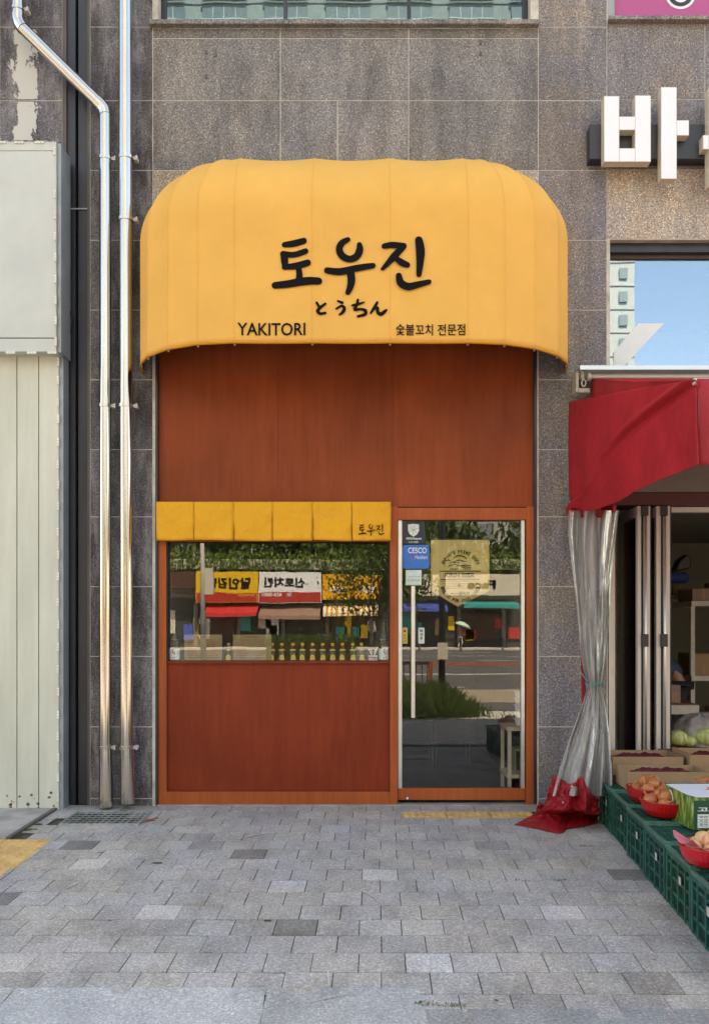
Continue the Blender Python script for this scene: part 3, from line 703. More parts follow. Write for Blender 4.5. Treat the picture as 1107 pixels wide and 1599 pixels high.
m = MB(); m.tube([W(165.5, 1168, PP), W(166, 1220, PP), W(166.5, 1259, PP)], [.0455, .050, .056], 24, False); link('pipe_shoe', m, 'steel', d1, smooth=True)
for py in (15,): collar(d1, 29, py, .044, PP)
for py in (248, 634, 1167): collar(d1, 165, py, .044, PP)
d2 = thing('downpipe', 'straight stainless steel downpipe, the right of two', 'pipe', W(198, 1256, PP))
m = MB(); m.tube([W(196, -420, PP), W(197, 343, PP)], .051, 24, False); link('upper_pipe', m, 'steel', d2, smooth=True)
m = MB(); m.tube([W(197, 343, PP), W(198.5, 1250, PP)], .0485, 24, False); link('lower_pipe', m, 'steel', d2, smooth=True)
m = MB(); m.tube([W(199, 1168, PP), W(200, 1254, PP)], [.050, .055], 24, False); link('pipe_shoe', m, 'steel', d2, smooth=True)
for py in (247, 343, 634, 1167): collar(d2, 197.5, py, .051, PP)

# ------------------------------------------------------------------ timber shopfront
sf = thing('wooden_shopfront', 'red brown stained wooden shopfront under the yellow awning', 'shopfront', W(430, 1257))
m = MB()
for a, b, t in ((244, 432.9, 1.0), (433.1, 614.9, .95), (615.1, 836, 1.04)): m.box(cx(a), cx(b), .05, .07, cz(790), cz(496), (t, t, t))
link('upper_panel', m, 'wood_up', sf)
m = MB(); m.box(cx(243), cx(838), .071, .10, cz(790), cz(496)); link('panel_backing', m, 'seam', sf)
for a_, b_ in ((834, 838), (243, 246.5)): m = MB(); m.box(cx(a_), cx(b_), .0, .05, cz(1255), cz(496)); link('dark_jamb', m, 'dark_metal', sf)
Y0, Y1 = .02, .11
m = MB(); m.box(cx(246.6), cx(259), Y0, Y1, cz(1257), cz(790)); link('window_post', m, 'wood_frame', sf, bevel=.002)
m = MB(); m.box(cx(609), cx(621), Y0, Y1, -.0, cz(790.5)); link('centre_post', m, 'wood_frame', sf, bevel=.002)
m = MB(); m.box(cx(822.5), cx(834), Y0, Y1, 0, cz(790.5)); link('door_post', m, 'wood_frame', sf, bevel=.002)
m = MB(); m.box(cx(259), cx(609), Y0+.002, Y1, cz(1257), cz(1237.5)); link('bottom_rail', m, 'wood_frame', sf, bevel=.002)
m = MB(); m.box(cx(259.5), cx(608.5), .055, .075, cz(1237), cz(1036)); link('lower_panel', m, 'wood_low', sf)
m = MB(); m.box(cx(259.5), cx(608.5), .03, .40, cz(1036), cz(1033)); link('inner_sill', m, 'wood_low', sf)
m = MB(); m.box(cx(621), cx(822.5), Y0+.004, Y1, cz(811), cz(792)); link('door_head', m, 'wood_frame', sf, bevel=.002)
m = MB(); m.box(cx(259.5), cx(608.5), .03, .05, cz(845), cz(790)); link('window_head', m, 'wood_frame', sf)
wi = MB(); wi.box(cx(259.5), cx(261), .04, .09, cz(1033), cz(845)); wi.box(cx(607), cx(608.5), .04, .09, cz(1033), cz(845)); wi.box(cx(261), cx(607), .06, .09, cz(1033), cz(1031.8)); wo = link('display_window', wi, 'black', sf)
g = MB(); g.box(cx(261), cx(607), .075, .081, cz(1033), cz(845)); link('pane', g, 'glass', wo)
sc_ = MB(); sc_.lathe((0, 0, 0), [(.004, 0), (.009, .003), (.009, .005)], 12, Matrix.Rotation(PI/2, 3, 'X')); 
# the sliding door
dr = MB(); dr.box(cx(621.5), cx(822), .045, .085, cz(1251), cz(1233)); door = link('sliding_door', dr, 'wood_frame', sf, bevel=.0015)
m = MB(); m.box(cx(622), cx(628), .04, .088, cz(1232.8), cz(811.5)); m.box(cx(815), cx(820.5), .04, .088, cz(1232.8), cz(811.5)); link('aluminium_stile', m, 'alu', door, bevel=.001)
g = MB(); g.box(cx(628), cx(815), .06, .066, cz(1232.8), cz(811.5)); link('pane', g, 'glass_door', door)
m = MB(); xx, _, z1 = W(645, 915, -.0); _, _, z0 = W(645, 1121, 0); m.box(xx-.014, xx+.014, .0, .018, z0, z1); m.box(xx-.008, xx+.008, .018, .06, z0+.1, z0+.116); m.box(xx-.008, xx+.008, .018, .06, z1-.116, z1-.1)
link('handle', m, 'alu', door, bevel=.002)
m = MB(); c = W(636, 1247, -.043); m.lathe(c, [(.010, 0), (.010, .003), (.005, .005)], 14, Matrix.Rotation(PI/2, 3, 'X')); link('door_lock', m, 'alu', door)
# sill
st = MB(); st.box(cx(246), cx(838), .0, .12, -.02, .006); link('threshold', st, 'concrete', sf)
# the room behind
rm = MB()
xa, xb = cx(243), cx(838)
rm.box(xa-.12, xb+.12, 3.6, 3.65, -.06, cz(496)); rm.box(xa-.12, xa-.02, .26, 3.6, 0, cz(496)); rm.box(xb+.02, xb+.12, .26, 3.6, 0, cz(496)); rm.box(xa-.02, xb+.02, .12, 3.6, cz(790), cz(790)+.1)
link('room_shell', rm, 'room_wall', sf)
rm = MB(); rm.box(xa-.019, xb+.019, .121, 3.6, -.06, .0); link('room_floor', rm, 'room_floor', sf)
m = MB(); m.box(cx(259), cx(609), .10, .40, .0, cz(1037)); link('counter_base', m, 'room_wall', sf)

# noren
nr = thing('noren_curtain', 'short yellow split shop curtain hung over the display window', 'curtain', W(427, 843, .03))
edges = [244, 303.5, 364.5, 426, 487.8, 550, 610.5]
rnd = random.Random(3)
m = MB(); m.tube([W(243, 786, .02), W(611, 786, .02)], .006, 8); link('rod', m, 'black_p', nr)
for i in range(6):
    a, b = edges[i], edges[i+1]; ph = rnd.uniform(0, 6); tiltL = rnd.uniform(0, 1.0); gapb = rnd.uniform(.2, .8)
    def fn(u, v):
        pxx = a+(b-a)*u
        slit = max(0, (v-.18))*1.0
        pxx = a+(b-a)*u+(.5-u)*gapb*2*slit
        py = 783.5+(843.5-783.5)*v+math.sin(ph+u*3)*.6*v+(.8 if i < 3 else -.8)*0+tiltL*u*v
        pp = .04+.006*math.sin(u*PI)*v+.004*math.sin(5*u+ph)*v+.0035*math.sin(9*u*v+ph*2)+(.006 if i % 2 else 0)*v
        return W(pxx, py, pp)
    m = MB(); m.grid(fn, 14, 14); link('cloth_panel', m, 'noren', nr, smooth=True, solid=.0015)
def tf_noren(x, y, k): return W(559+(x-162)*(600-559)/(908-162), 818+(y-55)*(837-818)/(330-55), .0555+k*.0003)
m = MB(); brush(m, [[(a, b, r*.8) for a, b, r in s] for s in TOUJIN], tf_noren); link('lettering', m, 'ink', nr)

# ------------------------------------------------------------------ the yellow awning
aw = thing('dome_awning', 'yellow canvas dome awning with black brush lettering over the entrance', 'awning', W(552, 580))
ZH = 3.338; ZS = 4.246; CT = .63; BD = .672
XL, XR, AL, AR = -.857, .755, .80, .835
ribs = [('L', 90), ('L', 74), ('L', 57.6), ('L', 37.7), ('L', 19), ('M', XL), ('M', XL+(XR-XL)/3), ('M', XL+2*(XR-XL)/3), ('M', XR), ('R', 18), ('R', 35.5), ('R', 55), ('R', 73), ('R', 90)]
def rib_pt(r, t, shrink=0.0):     # t 0 hem .. 1 top at the wall
    k, v = r
    L1 = ZS-ZH; L2 = .5*PI*.65; T_ = t*(L1+L2)
    if T_ < L1: fr, z = 1.0, ZH+T_
    else:
        a = (T_-L1)/L2*PI/2; fr, z = math.cos(a), ZS+CT*math.sin(a)
    fr = max(.02, fr)
    if k == 'M': return Vector((v, -BD*fr+shrink, z))
    a = math.radians(v); A = AL if k == 'L' else AR; s_ = -1 if k == 'L' else 1; X = XL if k == 'L' else XR
    x = X+s_*A*math.sin(a)*fr; y = -BD*math.cos(a)*fr
    return Vector((x, y, z))
vs = []; cols = []
SEG = 10
for i in range(len(ribs)-1):
    for s in range(SEG+(1 if i == len(ribs)-2 else 0)): cols.append((i, s/SEG))
NV = 48; grid = []
def awn(i, w_, t):
    a = rib_pt(ribs[i], t); b = rib_pt(ribs[i+1], t); p = a.lerp(b, w_)
    # smooth plan curve between ribs of the rounded ends
    k0, v0 = ribs[i]; k1, v1 = ribs[i+1]
    if k0 == k1 and k0 in 'LR': p = rib_pt((k0, v0+(v1-v0)*w_), t)*.75+p*.25
    elif k0 != k1: 
        if k0 == 'L': p = rib_pt(('L', v0*(1-w_)), t)*.75+p*.25
        else: p = rib_pt(('R', v1*w_), t)*.75+p*.25
    sag = math.sin(PI*w_)
    L1 = (ZS-ZH)/((ZS-ZH)+.5*PI*.65)
    amt = .023 if t < L1 else .023-.010*(t-L1)/(1-L1)
    amt *= (.35+.65*min(1, t/.35))
    wid = min(1, (rib_pt(ribs[i], 0)-rib_pt(ribs[i+1], 0)).length/.5)
    ctr = Vector((min(max(p.x, XL), XR), 0, ZS if t >= L1 else p.z)); n = (p-ctr)
    sag = (1-abs(2*w_-1)**1.8)
    fr_ = 1 if t < L1 or ribs[i][0] == ribs[i+1][0] == 'M' else max(0, math.cos((t-L1)/(1-L1)*PI/2))
    if n.length > 1e-4: p = p-n.normalized()*sag*amt*(.55+.45*wid)*fr_
    if p.y > -.004: p.y = -.004
    return p
for j in range(NV+1): grid += [awn(i, s, j/NV) for i, s in cols]
nc = len(cols)
m = MB(); m.add(grid, [(j*nc+i, j*nc+i+1, (j+1)*nc+i+1, (j+1)*nc+i) for j in range(NV) for i in range(nc-1)])
link('canopy', m, 'canvas', aw, smooth=True, solid=.003)
lin = []
for j in range(NV+1):
    for i, s in cols:
        p = awn(i, s, j/NV); ctr = Vector((min(max(p.x, XL), XR), 0, min(p.z, ZS))); n = p-ctr; n = n.normalized() if n.length > 1e-4 else Vector((0, -1, 0))
        q = p-n*.012; q.y = min(q.y, -.003); lin.append(q)
m = MB(); m.add(lin, [(j*nc+i, j*nc+i+1, (j+1)*nc+i+1, (j+1)*nc+i) for j in range(NV) for i in range(nc-1)])
link('shade_lining', m, 'shade_lining', aw, smooth=True)  # dark inner layer added to cut bounce and deepen shade under the awning
hem = [awn(i, s, .0)+Vector((0, 0, 0)) for i, s in cols]
m = MB(); m.tube(hem, .009, 8); link('hem', m, 'canvas_in', aw, smooth=True)
for r in ribs[1:-1]:
    m = MB(); m.tube([rib_pt(r, t/20)+Vector((0, .026, -.012)) for t in range(0, 20)], .008, 6); link('frame_rib', m, 'alu', aw, smooth=True)
# stitched seams over the ribs
for k_, r in enumerate(ribs[1:-1]):
    pts = []
    for t in range(0, 40):
        p = awn(k_+1, 0, t/40); ctr = Vector((min(max(p.x, XL), XR), 0, min(p.z, ZS))); n = (p-ctr).normalized(); pts.append(p+n*.0016)
    m = MB(); m.tube(pts, .0022, 5); link('seam', m, 'canvas', aw, smooth=True)
def awy(x, z, e=.0):
    # front surface y at X, in the flat middle
    Ls = [XL+(XR-XL)*q/3 for q in range(4)]
    for i in range(3):
        if Ls[i] <= x <= Ls[i+1]:
            w_ = (x-Ls[i])/(Ls[i+1]-Ls[i]); t = max(0, (z-ZH)/((ZS-ZH)+.5*PI*.65)); return awn(5+i, w_, t).y-.008-e
    return -BD-.006-e
def tf_aw(x, y, k):
    px, py = 370+x/2.992, 350+y/2.992; z_ = D-BD; X = (px-CX)*z_/F; Z = H+(CY-py)*z_/F
    return (X, awy(X, Z, k*.0004), Z)
m = MB(); brush(m, TOUJIN, tf_aw); link('large_lettering', m, 'ink', aw)
for q0, q1 in ((0, 2), (2, 4), (4, 6), (6, 8)): m = MB(); brush(m, HIRA[q0:q1], tf_aw); link('brush_character', m, 'ink', aw)
def awtext(s, a, b, c, d, **k):
    z_ = D-BD; f = lambda px, py: ((px-CX)*z_/F, H+(CY-py)*z_/F); (x0, z1), (x1, z0) = f(a, c), f(b, d)
    return text_mb(s, (x0, x1, z0, z1), lambda x, z: awy(x, z), **k)
link('latin_lettering', awtext('YAKITORI', 371, 477, 504, 524, font_w=.012), 'ink', aw)
link('korean_lettering', awtext('숯불꼬치 전문점', 618, 726, 506, 524, font_w=.012), 'ink', aw)

# ------------------------------------------------------------------ stickers on the door (outside face of glass)
def sticker(name, label, a, b, c, d, m_, p=-.0575, rad=0):
    t = thing(name, label, 'sticker', W((a+b)/2, d, p)); f = MB()
    if rad:
        x0, _, z1 = W(a, c, p); x1, _, z0 = W(b, d, p); poly = []
        for (qx, qz, a0) in ((x1-rad, z1-rad, 0), (x0+rad, z1-rad, 90), (x0+rad, z0+rad, 180), (x1-rad, z0+rad, 270)):
            for q in range(6): an = math.radians(a0+q*18); poly.append((qx+rad*math.cos(an), qz+rad*math.sin(an)))
        f.prism(poly, -p, -p+.0015)
    else: f.bpx(a, b, c, d, p-.0015, p)
    link('sticker_base', f, m_, t); return t
P1 = -.0572
s1 = sticker('security_sticker', 'dark navy sticker with a white shield at the top of the door glass', 628.5, 663, 815, 849, 'navy')
sh = [(637, 819), (645.5, 818), (654, 819), (654, 829), (651.5, 834), (645.5, 838), (639.5, 834), (637, 829)]
f = MB(); f.prism([(W(x, y, P1)[0], W(x, y, P1)[2]) for x, y in sh], -P1-.0004, -P1); link('shield', f, 'label_w', s1)
f = MB()
for a in (20, 80, 140, 200, 260, 320):
    ca, sa = math.cos(math.radians(a)), math.sin(math.radians(a)); c = W(645.5, 827.5, P1+.0008)
    f.add([(c[0]+sa*.001, c[1], c[2]-ca*.001), (c[0]-sa*.001, c[1], c[2]+ca*.001), (c[0]+ca*.042-sa*.001, c[1], c[2]+sa*.042+ca*.001), (c[0]+ca*.042+sa*.001, c[1], c[2]+sa*.042-ca*.001)], [(0,1,2,3)])
link('shutter_lines', f, 'navy', s1)
link('print', pxtext('GiGAeyes', 634, 658, 839, 843.5, P1, font_w=.03), 'label_w', s1)
link('print', pxtext('CCTV 작동중', 638, 653, 845, 848, P1, font_w=.02), 'label_w', s1)
s2 = sticker('pest_control_sticker', 'bright blue rounded sticker reading CESCO on the door glass', 628.5, 670, 851, 888, 'blue', rad=.02)
link('print', pxtext('CESCO', 637, 666, 855, 864, P1, font_w=.02), 'label_w', s2)
link('script_print', pxtext('Members', 648, 667, 867, 873, P1), 'label_w', s2)
f = MB(); brush(f, [[(639, 866.8, .5), (644, 868.5, .8), (650, 867, .4)]], lambda x, y, k: W(x, y, P1)); link('red_swoosh', f, 'deepred', s2)
s3 = sticker('hygiene_sticker', 'small pale green square sticker above the door handle', 633, 658, 890, 914, 'pale')
f = MB(); f.bpx(633, 634, 890, 914, P1-.0002, P1); f.bpx(634, 658, 913, 914, P1-.0002, P1); link('edge_print', f, 'greenline', s3)
link('print', pxtext('우리가게', 637, 655, 899, 902, P1), 'blue', s3); link('print', pxtext('안심카드', 636, 656, 904, 908, P1), 'deepred', s3)
s4 = sticker('door_notice', 'small cream vertical notice with a red dot left of the door handle', 628.5, 636, 980, 1005, 'label_y', P1)
link('red_dot', disc(W(632, 0, P1)[0], W(0, 985.5, P1)[2], .010, -P1-.0016, .0004, 14), 'red_p', s4)
for i, ch_ in enumerate('당기시오'[:3]): link('print', pxtext(ch_, 630, 634, 990+i*4.6, 993.6+i*4.6, P1+.002), 'ink', s4)
s5 = sticker('door_notice', 'small white rounded vertical notice right of the door handle', 653, 662.5, 980, 1005, 'label_w', P1, rad=.006)
for i, ch_ in enumerate('미시오'): link('print', pxtext(ch_, 655.5, 660, 983+i*5.4, 987.5+i*5.4, P1+.002, font_w=.04), 'ink', s5)

# beer banner hanging inside the door
BP = -.085
bn = thing('beer_banner', 'gold beer pennant with black print hanging inside the door glass', 'banner', W(718, 948, BP))
def fn(u, v):
    px = 672.5+91.3*u; bot = 922.5+25*(1-abs(u-.46)/.54 if u > .46 else u/.46); py = 842+(bot-842)*v
    return W(px, py, BP-.004*math.sin(u*7+v*3)*v-.003)
m = MB(); m.grid(fn, 26, 26); link('banner_cloth', m, 'banner', bn, smooth=True, solid=.001)
m = MB(); m.tube([W(671, 842, BP), W(765, 842, BP)], .004, 6); link('banner_rod', m, 'black_p', bn)
BT = BP+.006
bm_ = MB()
def bp(x, y): return (610+x/6.51, 800+y/6.51)
def z6text(s, x0, x1, y0, y1, **k):
    a, c = bp(x0, y0); b, d = bp(x1, y1); t = pxtext(s, a, b, c, d, BT, **k); bm_.add(t.v, t.f)
z6text('KIRIN BEER', 550, 855, 618, 660, font_w=.05)
z6text('DRAFT       BEER', 600, 812, 568, 585, font_w=.02)
for i, s in enumerate(('This drinks brand of the finest brewers in Japan and', 'uses the best ingredients. The brewing technology', 'found in japan makes it tasty and aromatic', 'The Authentic Kirin Dream Draught')):
    z6text(s, 505+i*22, 905-i*22, 697+i*23, 710+i*23)
z6text('一番搾り', 655, 795, 805, 845, font_w=.05)
for (x0, y0, x1, y1) in ((497, 594, 910, 602), (508, 678, 900, 686), (606, 822, 645, 828)):
    a, c = bp(x0, y0); b, d = bp(x1, y1); bm_.bpx(a, b, c, d, BT-.0005, BT)
def arc_text(s, cx_, cy_, r, a0, a1, h, wd, inv=False):
    for i, ch_ in enumerate(s):
        if ch_ == ' ': continue
        a = math.radians(a0+(a1-a0)*i/(len(s)-1)); 
        t = text_mb(ch_, (-wd/2*(.5 if ch_ in "I'" else 1), wd/2*(.5 if ch_ in "I'" else 1), -h/2 if ch_ != "'" else h*.15, h/2), 0, font_w=.03)
        rot = (a-PI/2) if not inv else (a+PI/2)
        vs = []
        for x, _, z in t.v:
            X = x*math.cos(rot)-z*math.sin(rot); Z = x*math.sin(rot)+z*math.cos(rot)
            px, py = bp(cx_+r*math.cos(a)+X, cy_-r*math.sin(a)-Z); vs.append(W(px, py, BT))
        bm_.add(vs, t.f)
arc_text("JAPAN'S PRIME BREW", 707, 590, 190, 158, 22, 36, 21)
arc_text("BREWED FOR GOOD TIMES", 707, 710, 190, 197, 343, 36, 21, True)
brush(bm_, [[(575, 560, 2), (600, 540, 5), (650, 530, 4), (700, 545, 6), (760, 535, 5), (815, 545, 3)], [(640, 460, 3), (680, 440, 8), (730, 445, 6), (770, 470, 4)], [(560, 490, 4), (590, 485, 6), (610, 500, 3)],
  [(650, 500, 3), (700, 485, 6), (750, 500, 5), (800, 490, 3)], [(720, 560, 3), (770, 555, 5), (815, 565, 2)], [(600, 520, 3), (640, 505, 5), (690, 515, 4)]], lambda x, y, k: W(*bp(x, y), BT+.0003*k))
brush(bm_, [[(697, 712, 2), (696, 735, 16), (696, 742, 18)]], lambda x, y, k: W(*bp(x, y), BT+.003))
link('banner_print', bm_, 'ink', bn)

# ------------------------------------------------------------------ things on the inner sill
ZSILL = cz(1033)
def bottle_small():
    t = thing('small_bottle', 'small amber bottle with yellow cap in the row on the window sill', 'bottle', (0, 0, 0), 'small bottles along the window sill')
    m = MB(); m.lathe((0, 0, 0), [(.026, 0), (.030, .004), (.030, .068), (.024, .085), (.012, .098), (.010, .118)], 14); link('bottle_glass', m, 'botglass', t, smooth=True)
    m = MB(); m.lathe((0, 0, 0), [(.014, .118), (.014, .138), (.012, .140)], 12); link('cap', m, 'cap', t)
    m = MB(); m.lathe((0, 0, 0), [(.0145, .092), (.026, .084), (.0262, .080), (.020, .092)], 14); link('neck_collar', m, 'label_y', t)
    def fl_(u, v): a = -PI/2+(u-.5)*1.5; hh = .045*(math.sqrt(max(0, 1-(2*u-1)**2))**.8); return (.0312*math.cos(a), .0312*math.sin(a), .006+hh*v)
    m = MB(); m.grid(fl_, 12, 4); link('front_label', m, 'label_y', t, smooth=True)
    return t
b0 = bottle_small()
for i, px in enumerate((357, 425, 440, 457.5, 472.5, 488.5, 504, 519.5, 535, 551, 564.5)):
    x, y, z = W(px, 1033, -.15); loc = (x, .155+random.uniform(-.008, .008), ZSILL)
    if i == 0: b0.location = loc
    else: copy_thing(b0, loc, random.uniform(-.2, .2), 'small amber bottle with yellow cap in the row on the window sill')
b0['label'] = 'single small amber bottle standing between the two paper menus'
for i, (px, lab) in enumerate(((273, 'large dark sake bottle at the left end of the window sill'), (600, 'large dark sake bottle at the right end of the window sill'))):
    x, _, _ = W(px, 0, -.13); t = thing('sake_bottle', lab, 'bottle', (x, .13, ZSILL), 'large sake bottles in the window')
    m = MB(); m.lathe((x, .13, ZSILL), [(.04, 0), (.045, .005), (.045, .15), (.040, .19), (.02, .235), (.015, .27), (.016, .33)], 20); link('bottle_glass', m, 'sake', t, smooth=True)
    m = MB(); m.grid(lambda u, v: (x+.0462*math.cos(-PI/2+(u-.5)*2.6), .13+.0462*math.sin(-PI/2+(u-.5)*2.6), ZSILL+.012+.085*v), 14, 2); link('label', m, 'label_w', t, smooth=True)
    m = MB(); brush(m, [[(-.012, .09, .002), (.008, .088, .003)], [(0, .095, .002), (-.006, .07, .003), (.01, .062, .003), (.004, .048, .002)], [(-.008, .03, .002), (-.004, .022, .003)], [(.006, .034, .002), (.012, .026, .003)]], lambda a, b, k: (x+a, .0825-.0004*k, ZSILL+b)); link('label_brushwork', m, 'ink', t)
    m = MB(); m.grid(lambda u, v: (x+(.0432-.014*v)*math.cos(-PI/2+(u-.5)*2.8), .13+(.0432-.014*v)*math.sin(-PI/2+(u-.5)*2.8), ZSILL+.165+.045*v), 14, 2); link('shoulder_label', m, 'label_w', t, smooth=True)
for a, b, lab in ((288, 347, 'kraft paper menu at the left in the display window'), (364, 424, 'kraft paper menu with printed lines nearest the centre of the display window')):
    t = thing('paper_menu', lab, 'menu', W((a+b)/2, 1033, -.1), 'paper menus in the window')
    m = MB(); m.bpx(a, b, 991, 1032, -.101, -.0995); link('sheet', m, 'kraft', t)
    m = MB()
    for q in range(9):
        for (u0, u1) in ((.08, .42), (.58, .9)):
            y_ = 999+q*3.4; m.bpx(a+(b-a)*u0, a+(b-a)*(u1-random.uniform(0, .12)), y_, y_+.7, -.0994, -.0992)
    m.bpx(a+(b-a)*.3, a+(b-a)*.7, 994, 995.3, -.0994, -.0992); link('printed_lines', m, 'wood_low', t)
t = thing('whisky_box', 'small box printed with a union flag pattern beside the right sake bottle', 'box', W(582, 1032, -.14))
m = MB(); m.bpx(573.5, 591, 1012, 1032.5, -.20, -.14); link('box_body', m, 'navy', t)
m = MB(); brush(m, [[(576, 1014, .8), (581, 1024, .8)], [(588, 1014, .8), (584, 1024, .8)], [(579, 1014, .6), (581.5, 1021, .6)], [(586, 1014, .6), (583.5, 1021, .6)]], lambda x, y, k: W(x, y, -.139+k*.0003)); m.bpx(575.5, 589.5, 1023.5, 1025.5, -.1398, -.139); link('white_stripes', m, 'label_w', t)
m = MB(); m.bpx(581, 584, 1014, 1023, -.1398, -.138); m.bpx(575, 590, 1026, 1032, -.1398, -.139); link('red_stripe', m, 'deepred', t)
link('print', pxtext("BELL'S", 576, 589, 1027, 1031, -.138, font_w=.04), 'label_w', t)

# inside near the door: side shelf, containers, radio, extinguisher, lamp
sh = thing('side_shelf', 'pale pine two tier stand just inside the glass door', 'shelf', (1.25, .65, 0))
for (px, q) in ((784, -.80), (795, -.47), (835, -.47), (824, -.80)):
    x = W(px, 0, q)[0]; m = MB(); m.box(x-.014, x+.014, -q-.014, -q+.014, .0, .52); link('leg', m, 'pine', sh)
xa1, xb1 = W(784, 0, -.80)[0]-.02, W(835, 0, -.47)[0]+.02
for zz in (.53, .14):
    m = MB(); m.box(xa1, xb1, .45, .82, zz-.01, zz+.02); link('shelf_board', m, 'pine', sh, bevel=.002)
t = thing('container_stack', 'stack of white plastic containers on the pine stand', 'containers', (1.37, .62, .55))
m = MB()
for q in range(5): m.lathe((1.37, .62, .551+q*.058), [(.05, 0), (.062, .05), (.068, .052), (.068, .056)], 20)
link('container', m, 'white_p', t)
t = thing('radio', 'cream and olive table radio on the lower shelf of the pine stand', 'radio', (1.4, .62, .16))
m = MB(); m.box(1.30, 1.54, .55, .73, .161, .36); link('radio_body', m, 'radio', t, bevel=.006)
m = MB(); m.box(1.31, 1.44, .547, .5495, .18, .34); link('speaker_grille', m, 'radio_front', t)
m = MB(); m.lathe((1.48, .547, .30), [(.02, 0), (.018, .012)], 16, Matrix.Rotation(PI/2, 3, 'X')); link('dial', m, 'white_p', t)
t = thing('fire_extinguisher', 'red fire extinguisher standing inside by the right door edge', 'fire extinguisher', (1.35, .32, 0))
m = MB(); m.lathe((1.35, .32, 0), [(.05, 0), (.055, .01), (.055, .30), (.04, .34), (.015, .36)], 20); link('cylinder', m, 'red_p', t, smooth=True)
m = MB(); m.box(1.34, 1.36, .28, .36, .37, .40); m.tube([(1.35, .32, .38), (1.39, .31, .34), (1.41, .31, .2), (1.41, .32, .1)], .008, 6); link('valve_hose', m, 'black_p', t)
t = thing('ceiling_lamp', 'small white ceiling spotlight seen through the top of the door', 'lamp', W(716, 815, -.6))
m = MB(); c = W(716, 822, -.6); m.lathe(c, [(.012, -.05), (.028, 0), (.03, .04), (.012, .06)], 14); link('lamp_head', m, 'lamp', t, smooth=True)
m = MB(); m.tube([c, (c[0], c[1], cz(790)-.02)], .004, 6); m.box(c[0]-.4, c[0]+.4, c[1]-.012, c[1]+.012, cz(790)-.03, cz(790)-.005); link('lamp_track', m, 'lamp', t)
for (x, y) in ((.55, 1.9), (.95, 2.2)):
    t = thing('bar_stool', 'thin wire framed stool %s inside the dark bar' % ('on the left' if x < .7 else 'on the right'), 'stool', (x, y, 0), 'wire stools inside the bar')
    m = MB(); m.box(x-.17, x+.17, y-.17, y+.17, .44, .47); link('seat', m, 'room_floor', t, bevel=.01)
    for sx in (-.15, .15):
        for sy in (-.15, .15):
            m = MB(); m.tube([(x+sx, y+sy, .44), (x+sx*1.15, y+sy*1.15, 0)], .005, 6); link('leg', m, 'fascia', t)

# ------------------------------------------------------------------ drain grate
gr = thing('drain_grate', 'galvanised drain grate in the pavement under the downpipes', 'grate', W(170, 1280, .4))
(xg0, pg0), (xg1, pg1) = pk(117, 1268.5), pk(97, 1290)
xg2 = pk(236, 1268.5)[0]; xg3 = pk(219, 1290)[0]
XG0, XG1 = (xg0+xg1)/2-.0, (xg2+xg3)/2
m = MB(); zg = gz(pg0)+.008
for a, b, c, d in ((XG0, XG1, pg0, pg0+.012), (XG0, XG1, pg1-.012, pg1), ): m.box(a, b, -d, -c, zg-.03, zg)
for a in (XG0, XG1-.012): m.box(a, a+.012, -pg1+.012, -pg0-.012, zg-.03, zg)
link('frame', m, 'grate', gr)
m = MB()
for i in range(1, 12): x = XG0+(XG1-XG0)*i/12; m.box(x-.0022, x+.0022, -pg1+.012, -pg0-.012, zg-.010, zg-.001)
for i in range(1, 6): p = pg0+(pg1-pg0)*i/6; m.box(XG0+.012, XG1-.012, -p-.0022, -p+.0022, zg-.006, zg-.001)
link('bars', m, 'grate', gr)
m = MB(); m.add([(XG0, -pg0, gz(pg0)-.003), (XG1, -pg0, gz(pg0)-.003), (XG1, -pg1, gz(pg1)-.003), (XG0, -pg1, gz(pg1)-.003)], [(0,1,2,3)]); link('pit_shade_sheet', m, 'black', gr)  # flat black sheet, paints the darkness of a deep pit
for nm, mt, sp_l in (('chalk_scuff', 'rackm', SCUFF), ('gum_spot', 'seam', SPOT), ('rust_stain', 'rust', RUST)): flat_strokes(nm, '', mt, sp_l)
# weeds in the joints
def blades(mb, c, n, r, h, wv=.003, rnd=random):
    for _ in range(n):
        a = rnd.uniform(0, 6.28); rr = r*math.sqrt(rnd.random()); x, y = c[0]+rr*math.cos(a)*1.6, c[1]+rr*math.sin(a)*.6
        b = rnd.uniform(0, 6.28); hh = h*rnd.uniform(.4, 1); dx, dy = math.cos(b), math.sin(b)
        mb.add([(x-dy*wv, y+dx*wv, c[2]), (x+dy*wv, y-dx*wv, c[2]), (x+dx*hh*.7, y+dy*hh*.7, c[2]+hh)], [(0,1,2)])
m = MB()
for px, py, n in ((22, 1304, 160), (38, 1297, 140), (57, 1288, 120), (48, 1296, 60), (190, 1268, 60), (664, 1568, 40), (700, 1571, 22), (714, 1571, 12), (915, 1322, 25), (873, 1375, 25), (813, 1375, 15)):
    x, p = pk(px, py); blades(m, (x, -p, gz(p)+.002), n, .03, .012)
tag(link('moss_and_weeds', m, 'weed'), 'small green weeds and moss growing in the paving joints', 'weeds', kind='stuff')

